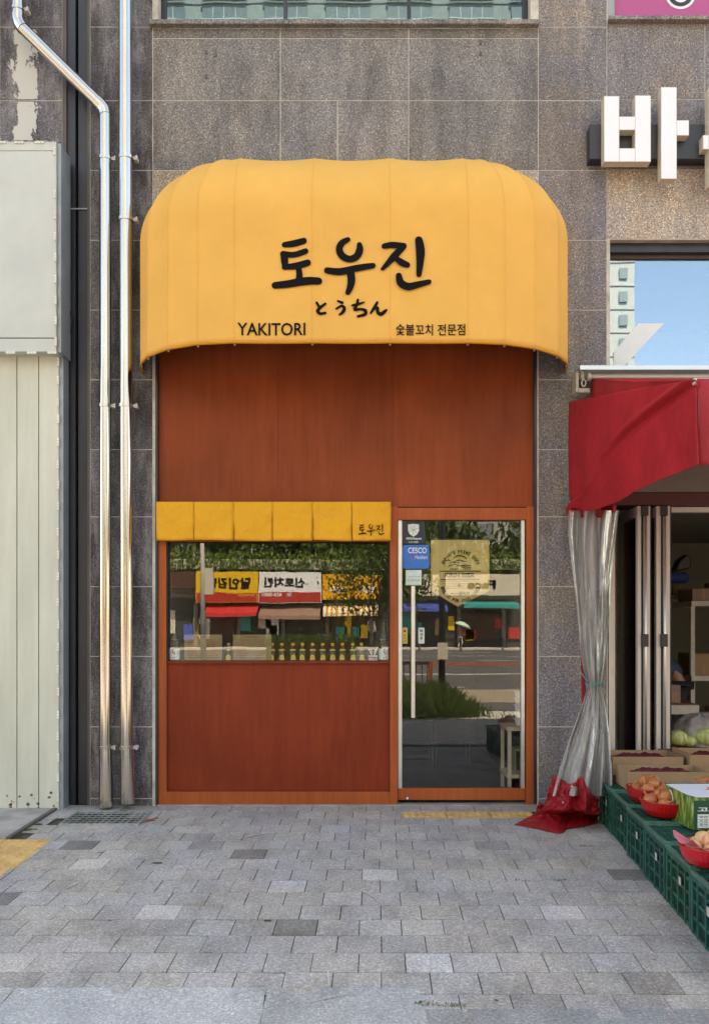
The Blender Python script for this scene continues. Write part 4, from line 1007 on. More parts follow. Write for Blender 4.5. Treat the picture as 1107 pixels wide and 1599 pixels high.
# ------------------------------------------------------------------ grocery awning
ga = thing('red_awning', 'faded red retractable grocery awning with a drooping side flap', 'awning', W(1000, 590))
hz = .20
m = MB(); m.add([W(905, 576, hz), W(1750, 571, hz), W(1750, 578, hz), W(905, 578.5, hz)], [(0,1,2,3)])
x0 = W(905, 570, hz)[0]; z0 = W(905, 570.5, hz)[2]; zl = W(905, 577.5, hz)[2]
m = MB(); m.box(x0, 5.0, -hz, .0, z0-.004, z0); m.box(x0, 5.0, -hz-.003, -hz, zl, z0); m.box(x0, 5.0, -.03, .0, zl-.02, z0-.005)
link('hood', m, 'hood', ga, bevel=.002)
m = MB(); m.tube([W(921, 588.5, .14), (4.9, -.14, W(921, 588.5, .14)[2])], .022, 14); link('roller', m, 'alu_w', ga, smooth=True)
m = MB(); m.lathe(W(919, 588.5, .14), [(.034, -.012), (.034, .012)], 16, Matrix.Rotation(PI/2, 3, 'Y')); link('roller_end', m, 'bracket', ga)
m = MB(); m.bpx(899, 903.5, 580, 612, .0, .13); m.bpx(903.5, 921, 606, 613, .0, .15); m.bpx(907, 912, 579, 592, .1, .135); link('bracket', m, 'bracket', ga, bevel=.004)
m = MB(); c = W(911, 598, .15); m.tube([(c[0]+.016*math.cos(a*PI/6), c[1], c[2]+.026*math.sin(a*PI/6)) for a in range(13)], .006, 6, False); link('crank_eye', m, 'bracket', ga, smooth=True)
# canopy cloth from roller to front bar
PF = 2.12; Xf = 1.747; zr = W(0, 591, .15)[2]; zf = W(1085, 593, PF)[2]
def can(u, v):
    X = Xf+u*3.0; p = .15+(PF-.15)*v; z = zr+(zf-zr)*v-.02*math.sin(PI*v)-.012*math.sin(u*20)*math.sin(PI*v); return (X, -p, z)
m = MB(); m.grid(can, 30, 12); link('canopy', m, 'red_pale', ga, smooth=True, solid=.002)
m = MB(); m.tube([(Xf-.01, -PF, zf-.01), (4.75, -PF, zf-.01)], .018, 10); link('front_bar', m, 'alu_w', ga)
m = MB(); m.tube([(Xf+.25, -.12, zr-.05), (Xf+.9, -1.1, (zr+zf)/2-.12), (Xf+.3, -PF+.05, zf-.04)], .015, 8); link('folding_arm', m, 'alu_w', ga)
# front valance
zv = W(1085, 727, PF)[2]
m = MB(); m.grid(lambda u, v: (Xf+u*3.0, -PF-.02-.012*math.sin(u*30)*v-.01*math.sin(v*5), zf-(zf-zv)*v*(1-.02*math.sin(u*12))), 50, 10); link('front_valance', m, 'red_pale', ga, smooth=True, solid=.002)
# side flap: top line from wall (882,630) to the front corner (1085,593); bottom curve
TB = [(882.5, 630), (940, 617), (1000, 606), (1085, 593)]
BB = [(878, 797), (927, 797.5), (961, 785), (989, 768), (1085.5, 726)]
def lerp_poly(P, x):
    for i in range(len(P)-1):
        if P[i][0] <= x <= P[i+1][0]: t = (x-P[i][0])/(P[i+1][0]-P[i][0]); return P[i][1]+(P[i+1][1]-P[i][1])*t
    return P[-1][1]
def flap_p(u):       # distance from the wall along the flap
    # X goes 1.60 at wall -> 1.747 at front; solve p from pixel
    return .06+(PF-.03)*u
def flap(u, v):
    p = flap_p(u); Z = D-p; X0 = 1.60+(Xf-1.60)*u
    px = CX+X0*F/Z
    yt = lerp_poly(TB, px); yb = lerp_poly(BB, px)
    # vertical folds, deeper near the wall; a long diagonal crease
    yy = yt+(yb-yt)*v
    fold = .022*math.sin(u*30)*max(0, 1-u*5)*(.3+v)+.03*math.exp(-((v-(1-1.05*u))**2)/.002)-.024*math.exp(-((v-(.95-.9*u))**2)/.0012)+.012*math.exp(-((v-(.75-.7*u))**2)/.003)*u+.006*math.sin(u*13+v*4)
    x, y, z = W(px, yy, p); 
    return (x-fold-.03*math.sin(PI*v)*math.sin(PI*min(1, u*1.2)), y, z)
m = MB(); m.grid(flap, 110, 90); link('side_flap', m, 'red_cloth', ga, smooth=True, solid=.0015)
m = MB(); 
def tri(u, v):
    p = .14+(PF-.16)*u; Z = D-p; X0 = Xf+.004; px = CX+X0*F/Z; yt = 592+1.0*u; yb = lerp_poly(TB, max(px, 883))+6
    x, y, z = W(px, yt+(yb-yt)*v, p); return (x+.01*v*math.sin(PI*u), y, z)
m.grid(tri, 24, 8); link('upper_side_gusset', m, 'red_pale', ga, smooth=True, solid=.0015)
# lower torn edge bunch hanging under the flap
m = MB(); m.grid(lambda u, v: W(884+78*u, 794-6*u+(8+10*abs(math.sin(u*7)))*v, .30+.05*math.sin(u*22)), 40, 4); link('torn_lower_edge', m, 'red_hem', ga, smooth=True, solid=.001)
m = MB(); m.tube([W(884, 768, .2), W(880, 779, .22), W(876, 783, .2), W(873, 782, .18)], .004, 5); m.tube([W(884, 772, .2), W(878, 784, .2)], .004, 5); link('green_cord', m, 'awn_teal', ga)

# clear plastic curtain with red hem
pc = thing('plastic_curtain', 'clear plastic side curtain tied at the waist with a red tarpaulin hem', 'curtain', W(905, 1280, .5))
prof = [(797, 886, 965, .30), (830, 886, 962, .32), (880, 892, 956, .34), (930, 898, 952, .36), (980, 903, 950, .38), (1030, 907, 946, .40), (1060, 914, 941, .42), (1070, 917, 938, .42), (1085, 913, 941, .43), (1110, 905, 946, .45), (1150, 890, 951, .5), (1200, 873, 955, .55), (1244, 862, 957, .6)]
def pcf(u, v, amp=1.0, ph=0):
    y = 797+(1243-797)*v
    for i in range(len(prof)-1):
        if prof[i][0] <= y <= prof[i+1][0]+1e-6:
            t = (y-prof[i][0])/(prof[i+1][0]-prof[i][0]); a = [prof[i][k]+(prof[i+1][k]-prof[i][k])*t for k in (1, 2, 3)]; break
    wd = (a[1]-a[0])/80
    f = .05*math.sin(u*11+ph+v*2.6+1.2*math.sin(u*5+v*3))*(.3+wd)+.022*math.sin(u*27+ph*2-v*5+2*math.sin(v*6))*(.2+wd)+.006*math.sin(u*61+v*17)
    px = a[0]+(a[1]-a[0])*(u+.03*math.sin(u*17+v*5+ph)*math.sin(PI*u))
    return W(px, y, a[2]+f*amp)
m = MB(); m.grid(pcf, 90, 70); link('plastic_sheet', m, 'pvc', pc, smooth=True)
m = MB(); m.grid(lambda u, v: pcf(.1+u*.85, v, .8, 2.5), 60, 50); link('plastic_sheet', m, 'pvc', pc, smooth=True)
m = MB(); ring = []
for i in range(25):
    a = 2*PI*i/24; c = W(927.5, 1068, .42); ring.append((c[0]+.062*math.cos(a), c[1]-.05*math.sin(a), c[2]+.012*math.sin(a*2)))
m.tube(ring, .0045, 6, False); m.tube([W(917, 1065, .45), W(908, 1052, .4), W(904, 1043, .35), W(907, 1038, .33)], .004, 5); link('green_string', m, 'awn_teal', pc)
m = MB(); m.grid(lambda u, v: W(905+3*v+7*u, 960+150*v, .33+.02*math.sin(u*5)), 4, 20); link('red_edge_strip', m, 'red_cloth', pc, smooth=True, solid=.0015)
# red hem: crumpled cloth falling to the pavement and trailing to the left
def gp(px, py, up=.006):
    x, p = pk(px, py); return (x, -p, gz(p)+up)
HR = [[W(864, 1210, .50), W(876, 1216, .56), W(888, 1224, .62), W(898, 1221, .66), (W(908, 1213, .70)), W(920, 1236, .68), W(933, 1248, .60)],
      [W(857, 1232, .50), W(872, 1238, .60), W(886, 1240, .66), W(900, 1243, .62), W(913, 1244, .76), W(924, 1254, .70), W(934, 1262, .62)],
      [W(846, 1262, .50), W(864, 1262, .64), W(880, 1264, .74), W(897, 1264, .68), W(912, 1266, .82), W(924, 1270, .72), W(935, 1274, .62)],
      [gp(822, 1281, .018), gp(848, 1284, .05), gp(868, 1288, .06), gp(893, 1282, .045), gp(906, 1284, .07), gp(920, 1282, .04), gp(933, 1279, .03)],
      [gp(803, 1289), gp(838, 1295), gp(874, 1303), gp(884, 1296), gp(905, 1292), gp(918, 1290), gp(932, 1286)]]
def bic(u, v):
    rows_ = []
    for row in HR:
        q = u*(len(row)-1); i = min(int(q), len(row)-2); t = q-i; g4 = [Vector(row[max(0, min(len(row)-1, i+k))]) for k in (-1, 0, 1, 2)]
        rows_.append(.5*((2*g4[1])+(-g4[0]+g4[2])*t+(2*g4[0]-5*g4[1]+4*g4[2]-g4[3])*t*t+(-g4[0]+3*g4[1]-3*g4[2]+g4[3])*t**3))
    q = v*(len(rows_)-1); i = min(int(q), len(rows_)-2); t = q-i; g4 = [rows_[max(0, min(len(rows_)-1, i+k))] for k in (-1, 0, 1, 2)]
    p = .5*((2*g4[1])+(-g4[0]+g4[2])*t+(2*g4[0]-5*g4[1]+4*g4[2]-g4[3])*t*t+(-g4[0]+3*g4[1]-3*g4[2]+g4[3])*t**3)
    from mathutils import noise as mn
    w_ = math.sin(PI*min(1, v*1.02))**.5
    nv = mn.noise(Vector((u*7, v*3.5, 1.7))); n2 = abs(mn.noise(Vector((u*11+v*6, v*7-u*5, 5.1))))
    p = p+Vector((0, -1, .3))*(.035*nv+.05*(.35-n2))*w_+Vector((.012, 0, 0))*mn.noise(Vector((u*15, v*12, 9)))
    p.z = max(p.z, gz(-p.y)+.004)
    return p
m = MB(); m.grid(bic, 90, 60); link('red_hem', m, 'red_hem', pc, smooth=True, solid=.002)
HR2 = HR
HR = [[W(842, 1254, .30), W(848, 1256, .32), W(856, 1254, .34), W(862, 1258, .32)], [W(837, 1262, .36), W(846, 1264, .40), W(854, 1263, .40), W(862, 1266, .36)], [gp(838, 1271), gp(846, 1277, .01), gp(852, 1276), gp(862, 1276)]]
m = MB(); m.grid(bic, 30, 20); link('hem_fold', m, 'red_hem', pc, smooth=True, solid=.002)
m = MB(); m.bpx(878, 881, 1252, 1260, .66, .685); link('white_mark', m, 'label_w', pc)

# ------------------------------------------------------------------ grocery interior
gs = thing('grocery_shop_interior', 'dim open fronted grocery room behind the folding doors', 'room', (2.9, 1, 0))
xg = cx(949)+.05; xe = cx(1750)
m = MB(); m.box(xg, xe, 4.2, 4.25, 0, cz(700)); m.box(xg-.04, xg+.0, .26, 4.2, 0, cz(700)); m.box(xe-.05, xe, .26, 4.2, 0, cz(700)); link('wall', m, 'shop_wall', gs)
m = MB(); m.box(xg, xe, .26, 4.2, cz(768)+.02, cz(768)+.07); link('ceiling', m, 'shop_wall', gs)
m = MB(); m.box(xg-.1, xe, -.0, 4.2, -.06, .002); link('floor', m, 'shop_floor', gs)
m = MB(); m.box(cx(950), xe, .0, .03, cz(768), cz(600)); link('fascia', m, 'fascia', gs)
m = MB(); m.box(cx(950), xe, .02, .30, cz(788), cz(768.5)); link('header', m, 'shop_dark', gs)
m = MB(); m.box(cx(1048), xe, .10, .16, cz(797), cz(789)); link('door_track', m, 'alu_w', gs)
m = MB(); m.box(cx(954), cx(961), .02, .07, 0, cz(789)); m.box(cx(950), cx(953), -.005, .0, 0, cz(789)); link('door_jamb', m, 'alu_w', gs)
# return of dark wall inside between pillar and doors
m = MB(); m.box(cx(962), cx(963.5), .05, .9, 0, cz(789)); link('side_lining', m, 'shop_dark', gs)
fd = thing('folding_doors', 'cream framed folding glass doors stacked open at the grocery entrance', 'doors', (cx(1020), .1, 0))
zt = cz(790)
for i, (a, b, dep) in enumerate(((995, 1003, .62), (1004.5, 1017, .60), (1024.5, 1034, .58), (1035.5, 1048.5, .56))):
    xa_, xb_ = cx(a), cx(b); sk = 0
    m = MB()
    m.box(xa_, xb_-.012, .0+.002*i, .05, .03, zt); m.box(xa_, xb_-.012, dep-.05, dep, .03, zt)
    m.box(xa_, xb_-.012, .05, dep-.05, .03, .13); m.box(xa_, xb_-.012, .05, dep-.05, zt-.08, zt)
    o = link('door_leaf', m, 'alu_w', fd, bevel=.002)
    m = MB(); m.box(xb_-.0118, xb_-.002, .006, .05, .03, zt-.001); link('rubber_seal', m, 'black', o)
    m = MB(); m.box((xa_+xb_)/2-.008, (xa_+xb_)/2-.002, .05, dep-.05, .13, zt-.08); link('pane', m, 'glass_leaf', o)
for x in (1006.8, 1036.8):
    m = MB(); xc = cx(x); m.tube([(xc, -.012, .1), (xc, -.012, zt-.06)], .009, 8); link('hinge_rod', m, 'alu', fd, smooth=True)
    for y in (797, 1000):
        m = MB(); m.bpx(x-5.5, x+5.5, y-8 if y < 900 else y-10, y+8 if y < 900 else y+10, .004, .022); link('hinge', m, 'black_p', fd, bevel=.003)
# things inside
IN = -1.6
t = thing('wall_shelf', 'high grey shelf at the back of the grocery', 'shelf', W(1066, 930, -2.4))
m = MB(); m.bpx(1020, 1086, 930, 934, -2.8, -2.4); link('board', m, 'rackm', t)
for (a, b, c, d, mt, lab, nm) in ((1050, 1066, 912, 930, 'awn_brown', 'brown carton at the left of the high grey shelf', 'carton'), (1075, 1087, 921, 930, 'card', 'small carton with a white label at the right of the high grey shelf', 'carton'), (1048, 1064, 893, 911.6, 'awn_blue', 'rolled blue cloth bag on the brown carton of the high shelf', 'bag')):
    t = thing(nm, lab, nm, W((a+b)/2, d, -2.45))
    if nm == 'bag':
        m = MB(); c_ = W((a+b)/2, (c+d)/2, -2.6); m.tube([(c_[0]-.12, c_[1], c_[2]), (c_[0]-.09, c_[1], c_[2]), (c_[0]+.09, c_[1], c_[2]), (c_[0]+.12, c_[1], c_[2])], [.03, .06, .06, .03], 12); link('bag_body', m, mt, t, smooth=True)
    else:
        m = MB(); m.bpx(a, b, c, d, -2.7, -2.45); link('box_body', m, mt, t, bevel=.003)
        m = MB(); m.bpx(a+2, b-2, c+3, d-3, -2.4498, -2.449); link('label_patch', m, 'label_w' if b > 1080 else 'card', t)
t = thing('hanging_cap', 'black cap hanging from a nail on the grocery wall', 'cap', W(1065, 880, -2.5))
m = MB(); cc = W(1063, 882, -2.5)
m.prism([(W(x, y, -2.5)[0], W(x, y, -2.5)[2]) for x, y in ((1050, 890), (1057, 875), (1068, 866), (1075, 872), (1074, 888), (1062, 891), (1051, 893))], 2.42, 2.58); link('cap_body', m, 'black_p', t, bevel=.02)
m = MB(); m.tube([W(1067, 867, -2.45), W(1074, 855, -2.45)], .003, 5); link('strap', m, 'black_p', t)
rk = thing('storage_rack', 'cream slotted angle storage rack at the back right of the grocery', 'rack', W(1100, 1250, -2))
for px in (1080, 1180):
    for q in (-1.8, -2.4):
        x = W(px, 0, q)[0]; m = MB(); m.box(x-.02, x+.02, -q-.02, -q+.02, 0, 1.6); link('post', m, 'rackm', rk)
xa_, xb_ = W(1080, 0, -1.8)[0], W(1180, 0, -1.8)[0]
for z in (.35, .85, 1.58): m = MB(); m.box(xa_-.02, xb_+.1, 1.76, 2.44, z, z+.05); link('shelf_board', m, 'rackm', rk)
for i in range(8):
    z = (.401, .901, 1.631)[i % 3]; x = xa_+.12+.27*(i//3)
    t = thing('carton', '%s on the %s shelf of the cream rack' % (('left brown carton', 'middle brown carton', 'right brown carton')[i//3], ('bottom', 'middle', 'top')[i % 3]), 'carton', (x, 2, z), 'cartons on the storage rack')
    m = MB(); m.box(x-.11, x+.11, 1.82, 2.2, z, z+random.uniform(.12, .26)); link('box_body', m, 'card' if i % 2 else 'awn_brown', t, bevel=.004)
    m = MB(); m.box(x-.015, x+.015, 1.818, 1.8198, z+.01, z+.11); link('tape', m, 'card_dark', t)
tb = thing('work_table', 'cream metal table with a brown board top inside the grocery', 'table', W(1065, 1160, -.9))
zt_ = W(0, 1099, -.9)[2]
m = MB(); x1 = W(1087, 0, -.9)[0]; m.box(1.8+.7, x1, .9, 1.5, zt_-.02, zt_); link('board_top', m, 'shelfwood', tb)
m = MB(); m.box(2.5, x1, .88, .899, zt_-.09, zt_-.012); m.box(x1+.001, x1+.015, .88, 1.5, zt_-.09, zt_-.012); link('rail', m, 'rackm', tb)
for (x, y) in ((x1-.02, .92), (x1-.16, 1.45), (2.6, .92)):
    m = MB(); m.box(x-.02, x+.02, y-.003, y+.003, 0, zt_-.021)
    m.box(x+.014, x+.02, y+.003, y+.035, 0, zt_-.021); link('leg', m, 'rackm', tb)
t = thing('orange_box', 'orange cardboard box on the brown table top in the grocery', 'box', W(1055, 1098, -1.0))
m = MB(); xq = W(1062, 0, -.95)[0]; m.box(xq-.2, xq, .95, 1.15, zt_+.001, zt_+.16); link('box_body', m, 'awn_brown', t, bevel=.004)
m = MB(); m.box(xq-.1, xq-.03, .947, .9495, zt_+.03, zt_+.1); link('label_patch', m, 'card', t)

# ------------------------------------------------------------------ figures (skinned bodies)
def skin_mesh(name, verts, edges, radii, m_, parent=None, root=0, base=(0, 0, 0), sub=2):
    b = KEEP[parent.name]['base'] if parent is not None else Vector(base)
    me = bpy.data.meshes.new(name); me.from_pydata([tuple(Vector(v)-b) for v in verts], edges, []); me.update()
    o = bpy.data.objects.new(name, me); C.objects.link(o)
    md = o.modifiers.new('skin', 'SKIN'); md.use_smooth_shade = True
    sk = me.skin_vertices[0].data if me.skin_vertices else None
    if sk is None:
        import bmesh
        bm = bmesh.new(); bm.from_mesh(me); bm.verts.layers.skin.verify(); bm.to_mesh(me); bm.free(); sk = me.skin_vertices[0].data
    for i, r in enumerate(radii): sk[i].radius = (r, r) if not hasattr(r, '__len__') else r; sk[i].use_root = (i == root)
    s = o.modifiers.new('sub', 'SUBSURF'); s.levels = sub; s.render_levels = sub
    me.materials.append(M_[m_])
    if parent is not None: o.parent = parent
    else: o.location = b
    KEEP[o.name] = {'base': b}
    return o
def person(label, x, y, z0, bend=0.0, hd=0.0, top='pinktop', low='white_cloth', h=1.62, arm=(.12, .1)):
    c, s_ = math.cos(hd), math.sin(hd)
    t = thing('person', label, 'person', (x, y, z0)); k = h/1.7
    def P(fx, sx, z): return (x+(fx*c-sx*s_)*k, y+(fx*s_+sx*c)*k, z0+z*k)
    def up(d, z): return (math.sin(bend)*d, z+math.cos(bend)*d)      # torso leaning forward
    q = lambda d, sx, fz=0: P(up(d, .92)[0]+fz, sx, up(d, .92)[1])
    V = [P(0, 0, .92), q(.2, 0), q(.42, 0), q(.52, 0), q(.60, 0, .01), q(.70, 0, .03),
         q(.45, .17), q(.22, .24, .06), q(.12, .2, .26), q(.13, .17, .34), q(.45, -.17), q(.22, -.24, .06), q(.12, -.2, .26), q(.13, -.17, .34),
         P(.0, .09, .84), P(.10, .09, .48), P(.0, .1, .08), P(.14, .1, .03), P(.0, -.09, .84), P(-.04, -.09, .48), P(-.2, -.1, .1), P(-.08, -.1, .03)]
    E = [(0,1),(1,2),(2,3),(3,4),(4,5),(2,6),(6,7),(7,8),(8,9),(2,10),(10,11),(11,12),(12,13),(0,14),(14,15),(15,16),(16,17),(0,18),(18,19),(19,20),(20,21)]
    R = [.11,.105,.12,.05,.075,.085,.055,.042,.034,.025,.055,.042,.034,.025,.085,.058,.04,.035,.085,.058,.04,.035]; R = [r*k for r in R]
    skin_mesh('body', V, E, R, 'skin', t)
    I = [0,1,2,6,7,8,10,11,12]; mp = {v: i for i, v in enumerate(I)}
    skin_mesh('jacket', [V[i] for i in I], [(mp[a], mp[b]) for a, b in E if a in mp and b in mp], [R[i]*1.18 for i in I], top, t)
    I = [0,14,15,16,18,19,20]; mp = {v: i for i, v in enumerate(I)}
    skin_mesh('trousers', [V[i] for i in I], [(mp[a], mp[b]) for a, b in E if a in mp and b in mp], [R[i]*1.17 for i in I], low, t)
    m = MB(); m.ball(V[5], .1*k, 14, 10, 1.05); o = link('hair', m, 'hair', t, smooth=True); 
    for vtx in o.data.vertices:
        if vtx.co.z < (V[5][2]-z0)-.02: vtx.co.x -= .03*c; vtx.co.y -= .03*s_
    return t, V
person('person in a blue quilted jacket bending over behind the folding doors', W(1062, 0, -1.9)[0], 1.9, 0, .75, PI-.3, 'bluejacket', 'trousers', 1.55)
pt_, V_ = person('person in a pink vest and white trousers walking under a parasol across the street', (720-CX)*(D+60.6)/F, -60.6, -.25, .08, 0, 'pinktop', 'white_cloth', 1.7)
t = thing('umbrella', 'open pale green parasol held by the person across the street', 'umbrella', (V_[9][0], V_[9][1], V_[9][2]))
uc = Vector((V_[5][0]+.1, V_[5][1], V_[5][2]+.28)); Tm = Matrix.Rotation(.35, 3, 'Y')
m = MB(); m.lathe(uc, [(.68, -.20), (.55, -.06), (.33, .07), (.1, .13), (.01, .14)], 16, Tm); link('umbrella_canopy', m, 'umb', t, smooth=True)
m = MB(); m.tube([V_[9], uc], .012, 6); link('shaft', m, 'black_p', t)

# ------------------------------------------------------------------ crates
def crate_mesh(name_tint):
    Lc, Wc, Hc = .405, .50, .30          # along the row, into the shop, height
    b = MB(); tt = name_tint
    b.box(.012, Wc-.012, -.0+.012, Lc-.012, .004, Hc-.02, tuple(q*.3 for q in tt))  # solid core tinted dark for the shade inside the hollow crate
    for sx in (0, 1):
        X0, X1 = (0.0, .012) if sx == 0 else (Wc-.012, Wc)
        X2, X3 = (.0035, .012) if sx == 0 else (Wc-.012, Wc-.0035)
        for y in (0, .405*.2, .405*.5-.012, .405*.8-.02, Lc-.03):
            b.box(X0, X1, y+.0, y+.028 if y in (0, Lc-.03) else y+.018, .0, Hc-.02, tt)
        for z in (0.0, .075, .15, .215): b.box(X2, X3, .028, Lc-.03, z, z+.016, tt)
        b.box(X0, X1, .028, Lc-.03, Hc-.045, Hc-.021, tt)
    for sy in (0, 1):
        Y0_, Y1_ = (0.0005, .0118) if sy == 0 else (Lc-.0118, Lc-.0005)
        for x in (.0125, .12, .24, .36, Wc-.04): b.box(x, x+.02, Y0_, Y1_, .0, Hc-.021, tt)
        for z in (.075, .15, .215): b.box(.033, Wc-.04, Y0_+.003, Y1_, z, z+.014, tt)
    return b, Lc, Wc, Hc
def crate_top(Lc, Wc, Hc):
    l = MB(); n1, n2 = 11, 14
    for i in range(n1+1): y = .016+(Lc-.036)*i/n1; l.box(.014, Wc-.014, y, y+.0055, Hc-.014, Hc-.004)
    for i in range(n2+1): x = .016+(Wc-.036)*i/n2; l.box(x, x+.0055, .016, Lc-.016, Hc-.0135, Hc-.0045)
    r = MB()
    r.box(-.004, Wc+.004, -.001, .013, Hc-.02, Hc); r.box(-.004, Wc+.004, Lc-.013, Lc+.001, Hc-.02, Hc)
    r.box(-.004, .012, .0131, Lc-.0131, Hc-.02, Hc); r.box(Wc-.012, Wc+.004, .0131, Lc-.0131, Hc-.02, Hc)
    return l, r
b, Lc, Wc, Hc = crate_mesh((1, 1, 1)); l, r = crate_top(Lc, Wc, Hc)
def mk_crate(label, tint):
    t = thing('plastic_crate', label, 'crate', (0, 0, 0), 'upturned green plastic crates forming the produce display')
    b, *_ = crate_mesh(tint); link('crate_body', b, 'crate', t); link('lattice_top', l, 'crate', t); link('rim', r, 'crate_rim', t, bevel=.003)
    m = MB(); m.box(-.002, -.0001, Lc*.36, Lc*.44, .16, .20); link('label_patch', m, 'rackm', t)
    return t
names = ['green plastic crate touching the wall end of the display, half behind the clear curtain', 'green plastic crate second from the wall with the cardboard trays on it', 'green plastic crate third from the wall beside the onion baskets', 'green plastic crate fourth from the wall with a bare lattice top', 'green plastic crate fifth from the wall below the peach basket', 'green plastic crate nearest the camera at the right edge', 'teal plastic crate in front of the nearest one, mostly out of frame']
tints = [(1, 1.05, .95), (.85, .95, 1.0), (.8, .95, 1.05), (.75, .95, 1.1), (.9, 1, .9), (.7, 1.0, 1.2), (.8, 1, 1.1)]
# back-left corner of crate i (its +y end) follows the measured row line
crates = []
XS = lambda p: 1.692-(p-.82)*.0745
rot = math.atan(.0745)
for i in range(7):
    pe = .43+.418*(i+1)              # near edge distance from wall
    x = XS(pe); z = gz(pe-.2)-.0
    t = mk_crate(names[i], tints[i]); t.location = (x+random.uniform(-.004, .004), -pe, z+random.uniform(-.002, .002)); t.rotation_euler = (0, 0, -rot*1.0+random.uniform(-.01, .01)); crates.append(t)
# second row behind (to the right), carrying the goods
names2 = ['green plastic crate under the rear cardboard trays, second row', 'green plastic crate in the second row behind the onion baskets', 'green plastic crate in the second row under the printed vegetable carton', 'green plastic crate in the second row behind the peach baskets']
for i, k_ in enumerate((1, 2, 3, 4)):
    pe = .43+.418*(k_+1); c = copy_thing(crates[k_], (XS(pe)+.515, -pe+.035, gz(pe-.2)), -rot, names2[i])
ZT = lambda p: gz(p)+Hc+.002

# ------------------------------------------------------------------ produce and boxes
def tray(label, x, y, rz, w_, d_, h_, z, fill=None):
    t = thing('cardboard_tray', label, 'box', (x, y, z), 'brown cardboard trays on the crates'); T = Matrix.Translation((x, y, z)) @ Matrix.Rotation(rz, 4, 'Z')
    m = MB(); e = .006; m.box(0, w_, 0, d_, 0, .006, T=T)
    m.box(0, w_, 0, e, .0061, h_, T=T); m.box(0, e, e+.0001, d_-e-.0001, .0061, h_*1.06, T=T); m.box(w_-e, w_, e+.0001, d_-e-.0001, .0061, h_, T=T); m.box(0, w_, d_-e, d_, .0061, h_, T=T)
    link('tray_walls', m, 'card', t)
    m = MB(); m.box(e*1.1, w_-e*1.1, e*1.1, e*2, .02, h_*.98, T=T); m.box(e*1.1, w_-1.1*e, d_-2*e, d_-1.1*e, .02, h_*.98, T=T); link('inner_flap', m, 'card_dark', t)
    if fill:
        def ff(u, v): 
            zz = .006+h_*fill*(1-(2*u-1)**6)*(1-(2*v-1)**6)*(.85+.15*math.sin(u*19)*math.sin(v*17)+.08*math.sin(u*41+v*31)); return T @ Vector((.014+(w_-.028)*u, .014+(d_-.028)*v, zz))
        m = MB(); m.grid(ff, 40, 40); f = link('netted_red_onions', m, 'maroon', t, smooth=True)
    return t
x, p = 1.772, .89
T1 = tray('brown cardboard tray of red onions in front of the folding doors, upper of two', 1.79, -.88, -.03, .54, .30, .125, ZT(.7)+.0, .95)
tray('brown cardboard tray of red onions against the folding doors', 1.80, -.50, -.02, .50, .34, .13, ZT(.4)+.03, .95)
tray('brown cardboard tray of red onions at the right edge of the picture, rear', 2.33, -.55, -.02, .55, .36, .15, ZT(.4)+.03, .95)
tray('brown cardboard tray of red onions at the right edge of the picture, front', 2.36, -.93, -.02, .55, .32, .10, ZT(.7), 1.1)
# supports under the rear trays
sp_ = thing('wooden_pallet', 'low wooden pallet under the rear cardboard trays', 'pallet', (2.3, -.3, 0))
m = MB()
for q in range(5): m.box(1.80, 3.1, -.50+q*.1, -.43+q*.1, Hc-.02, Hc+.018)
link('deck_boards', m, 'shelfwood', sp_)
m = MB()
for x_ in (1.82, 2.4, 3.0): m.box(x_, x_+.08, -.5, -.03, -.012, Hc-.021)
link('bearer', m, 'shelfwood', sp_)
def basket_thing(label, x, y, z, m_, r=.15, h=.095):
    t = thing('plastic_basket', label, 'basket', (x, y, z), 'round red plastic baskets')
    m = MB(); n = 40
    prof = [(r*.50, 0), (r*.60, .003), (r*.76, h*.16), (r*.89, h*.45), (r*.96, h*.8), (r*.985, h), (r*.96, h*1.0), (r*.93, h*.8), (r*.85, h*.45), (r*.72, h*.2), (r*.5, .008)]
    vs = []
    for j, (rr, zz) in enumerate(prof):
        for k_ in range(n*2):
            rad = rr*(1+(.012 if k_ % 2 and 1 <= j <= 4 else 0)); a = PI*k_/n; vs.append((x+rad*math.cos(a), y+rad*math.sin(a), z+zz))
    N2 = n*2; fs = [(i*N2+k_, i*N2+(k_+1) % N2, (i+1)*N2+(k_+1) % N2, (i+1)*N2+k_) for i in range(len(prof)-1) for k_ in range(N2)]
    fs += [tuple(reversed(range(N2))), tuple(range((len(prof)-1)*N2, len(prof)*N2))]
    m.add(vs, fs); link('bowl', m, m_, t)
    m = MB(); m.tube([(x+(r*.985)*math.cos(2*PI*i/36), y+(r*.985)*math.sin(2*PI*i/36), z+h) for i in range(37)], .0055, 8, False); link('rim', m, m_, t, smooth=True)
    return t
def onion_proto():
    prof = [(.003, -.034), (.012, -.033), (.026, -.026), (.036, -.010), (.038, .004), (.033, .020), (.020, .031), (.010, .038), (.006, .046), (.005, .056), (.008, .064)]
    m = MB(); m.lathe((0, 0, 0), prof, 16); return m
om = None; onion_src = None
def place_round(kind, x, y, z, r, label, group, tilt=True, rnd=random.Random(11)):
    global onion_src, peach_src
    key = kind; src = SRC.get(kind)
    if src is None:
        if kind == 'onion': m = onion_proto(); mt = 'onion'
        else:
            m = MB(); m.lathe((0, 0, 0), [(.002, -.036), (.014, -.037), (.03, -.026), (.038, -.004), (.036, .014), (.026, .028), (.012, .033), (.003, .028)], 18); mt = 'peach'
        o = link(kind, m, mt, smooth=True); SRC[kind] = o
    else: o = src.copy(); C.objects.link(o)
    o.location = (x, y, z); o.scale = (r/.038,)*3; o.rotation_euler = (rnd.uniform(-1.1, 1.1), rnd.uniform(-1.1, 1.1), rnd.uniform(0, 6.28)) if tilt else (0, 0, 0)
    tag(o, label, kind, group); return o
SRC = {}
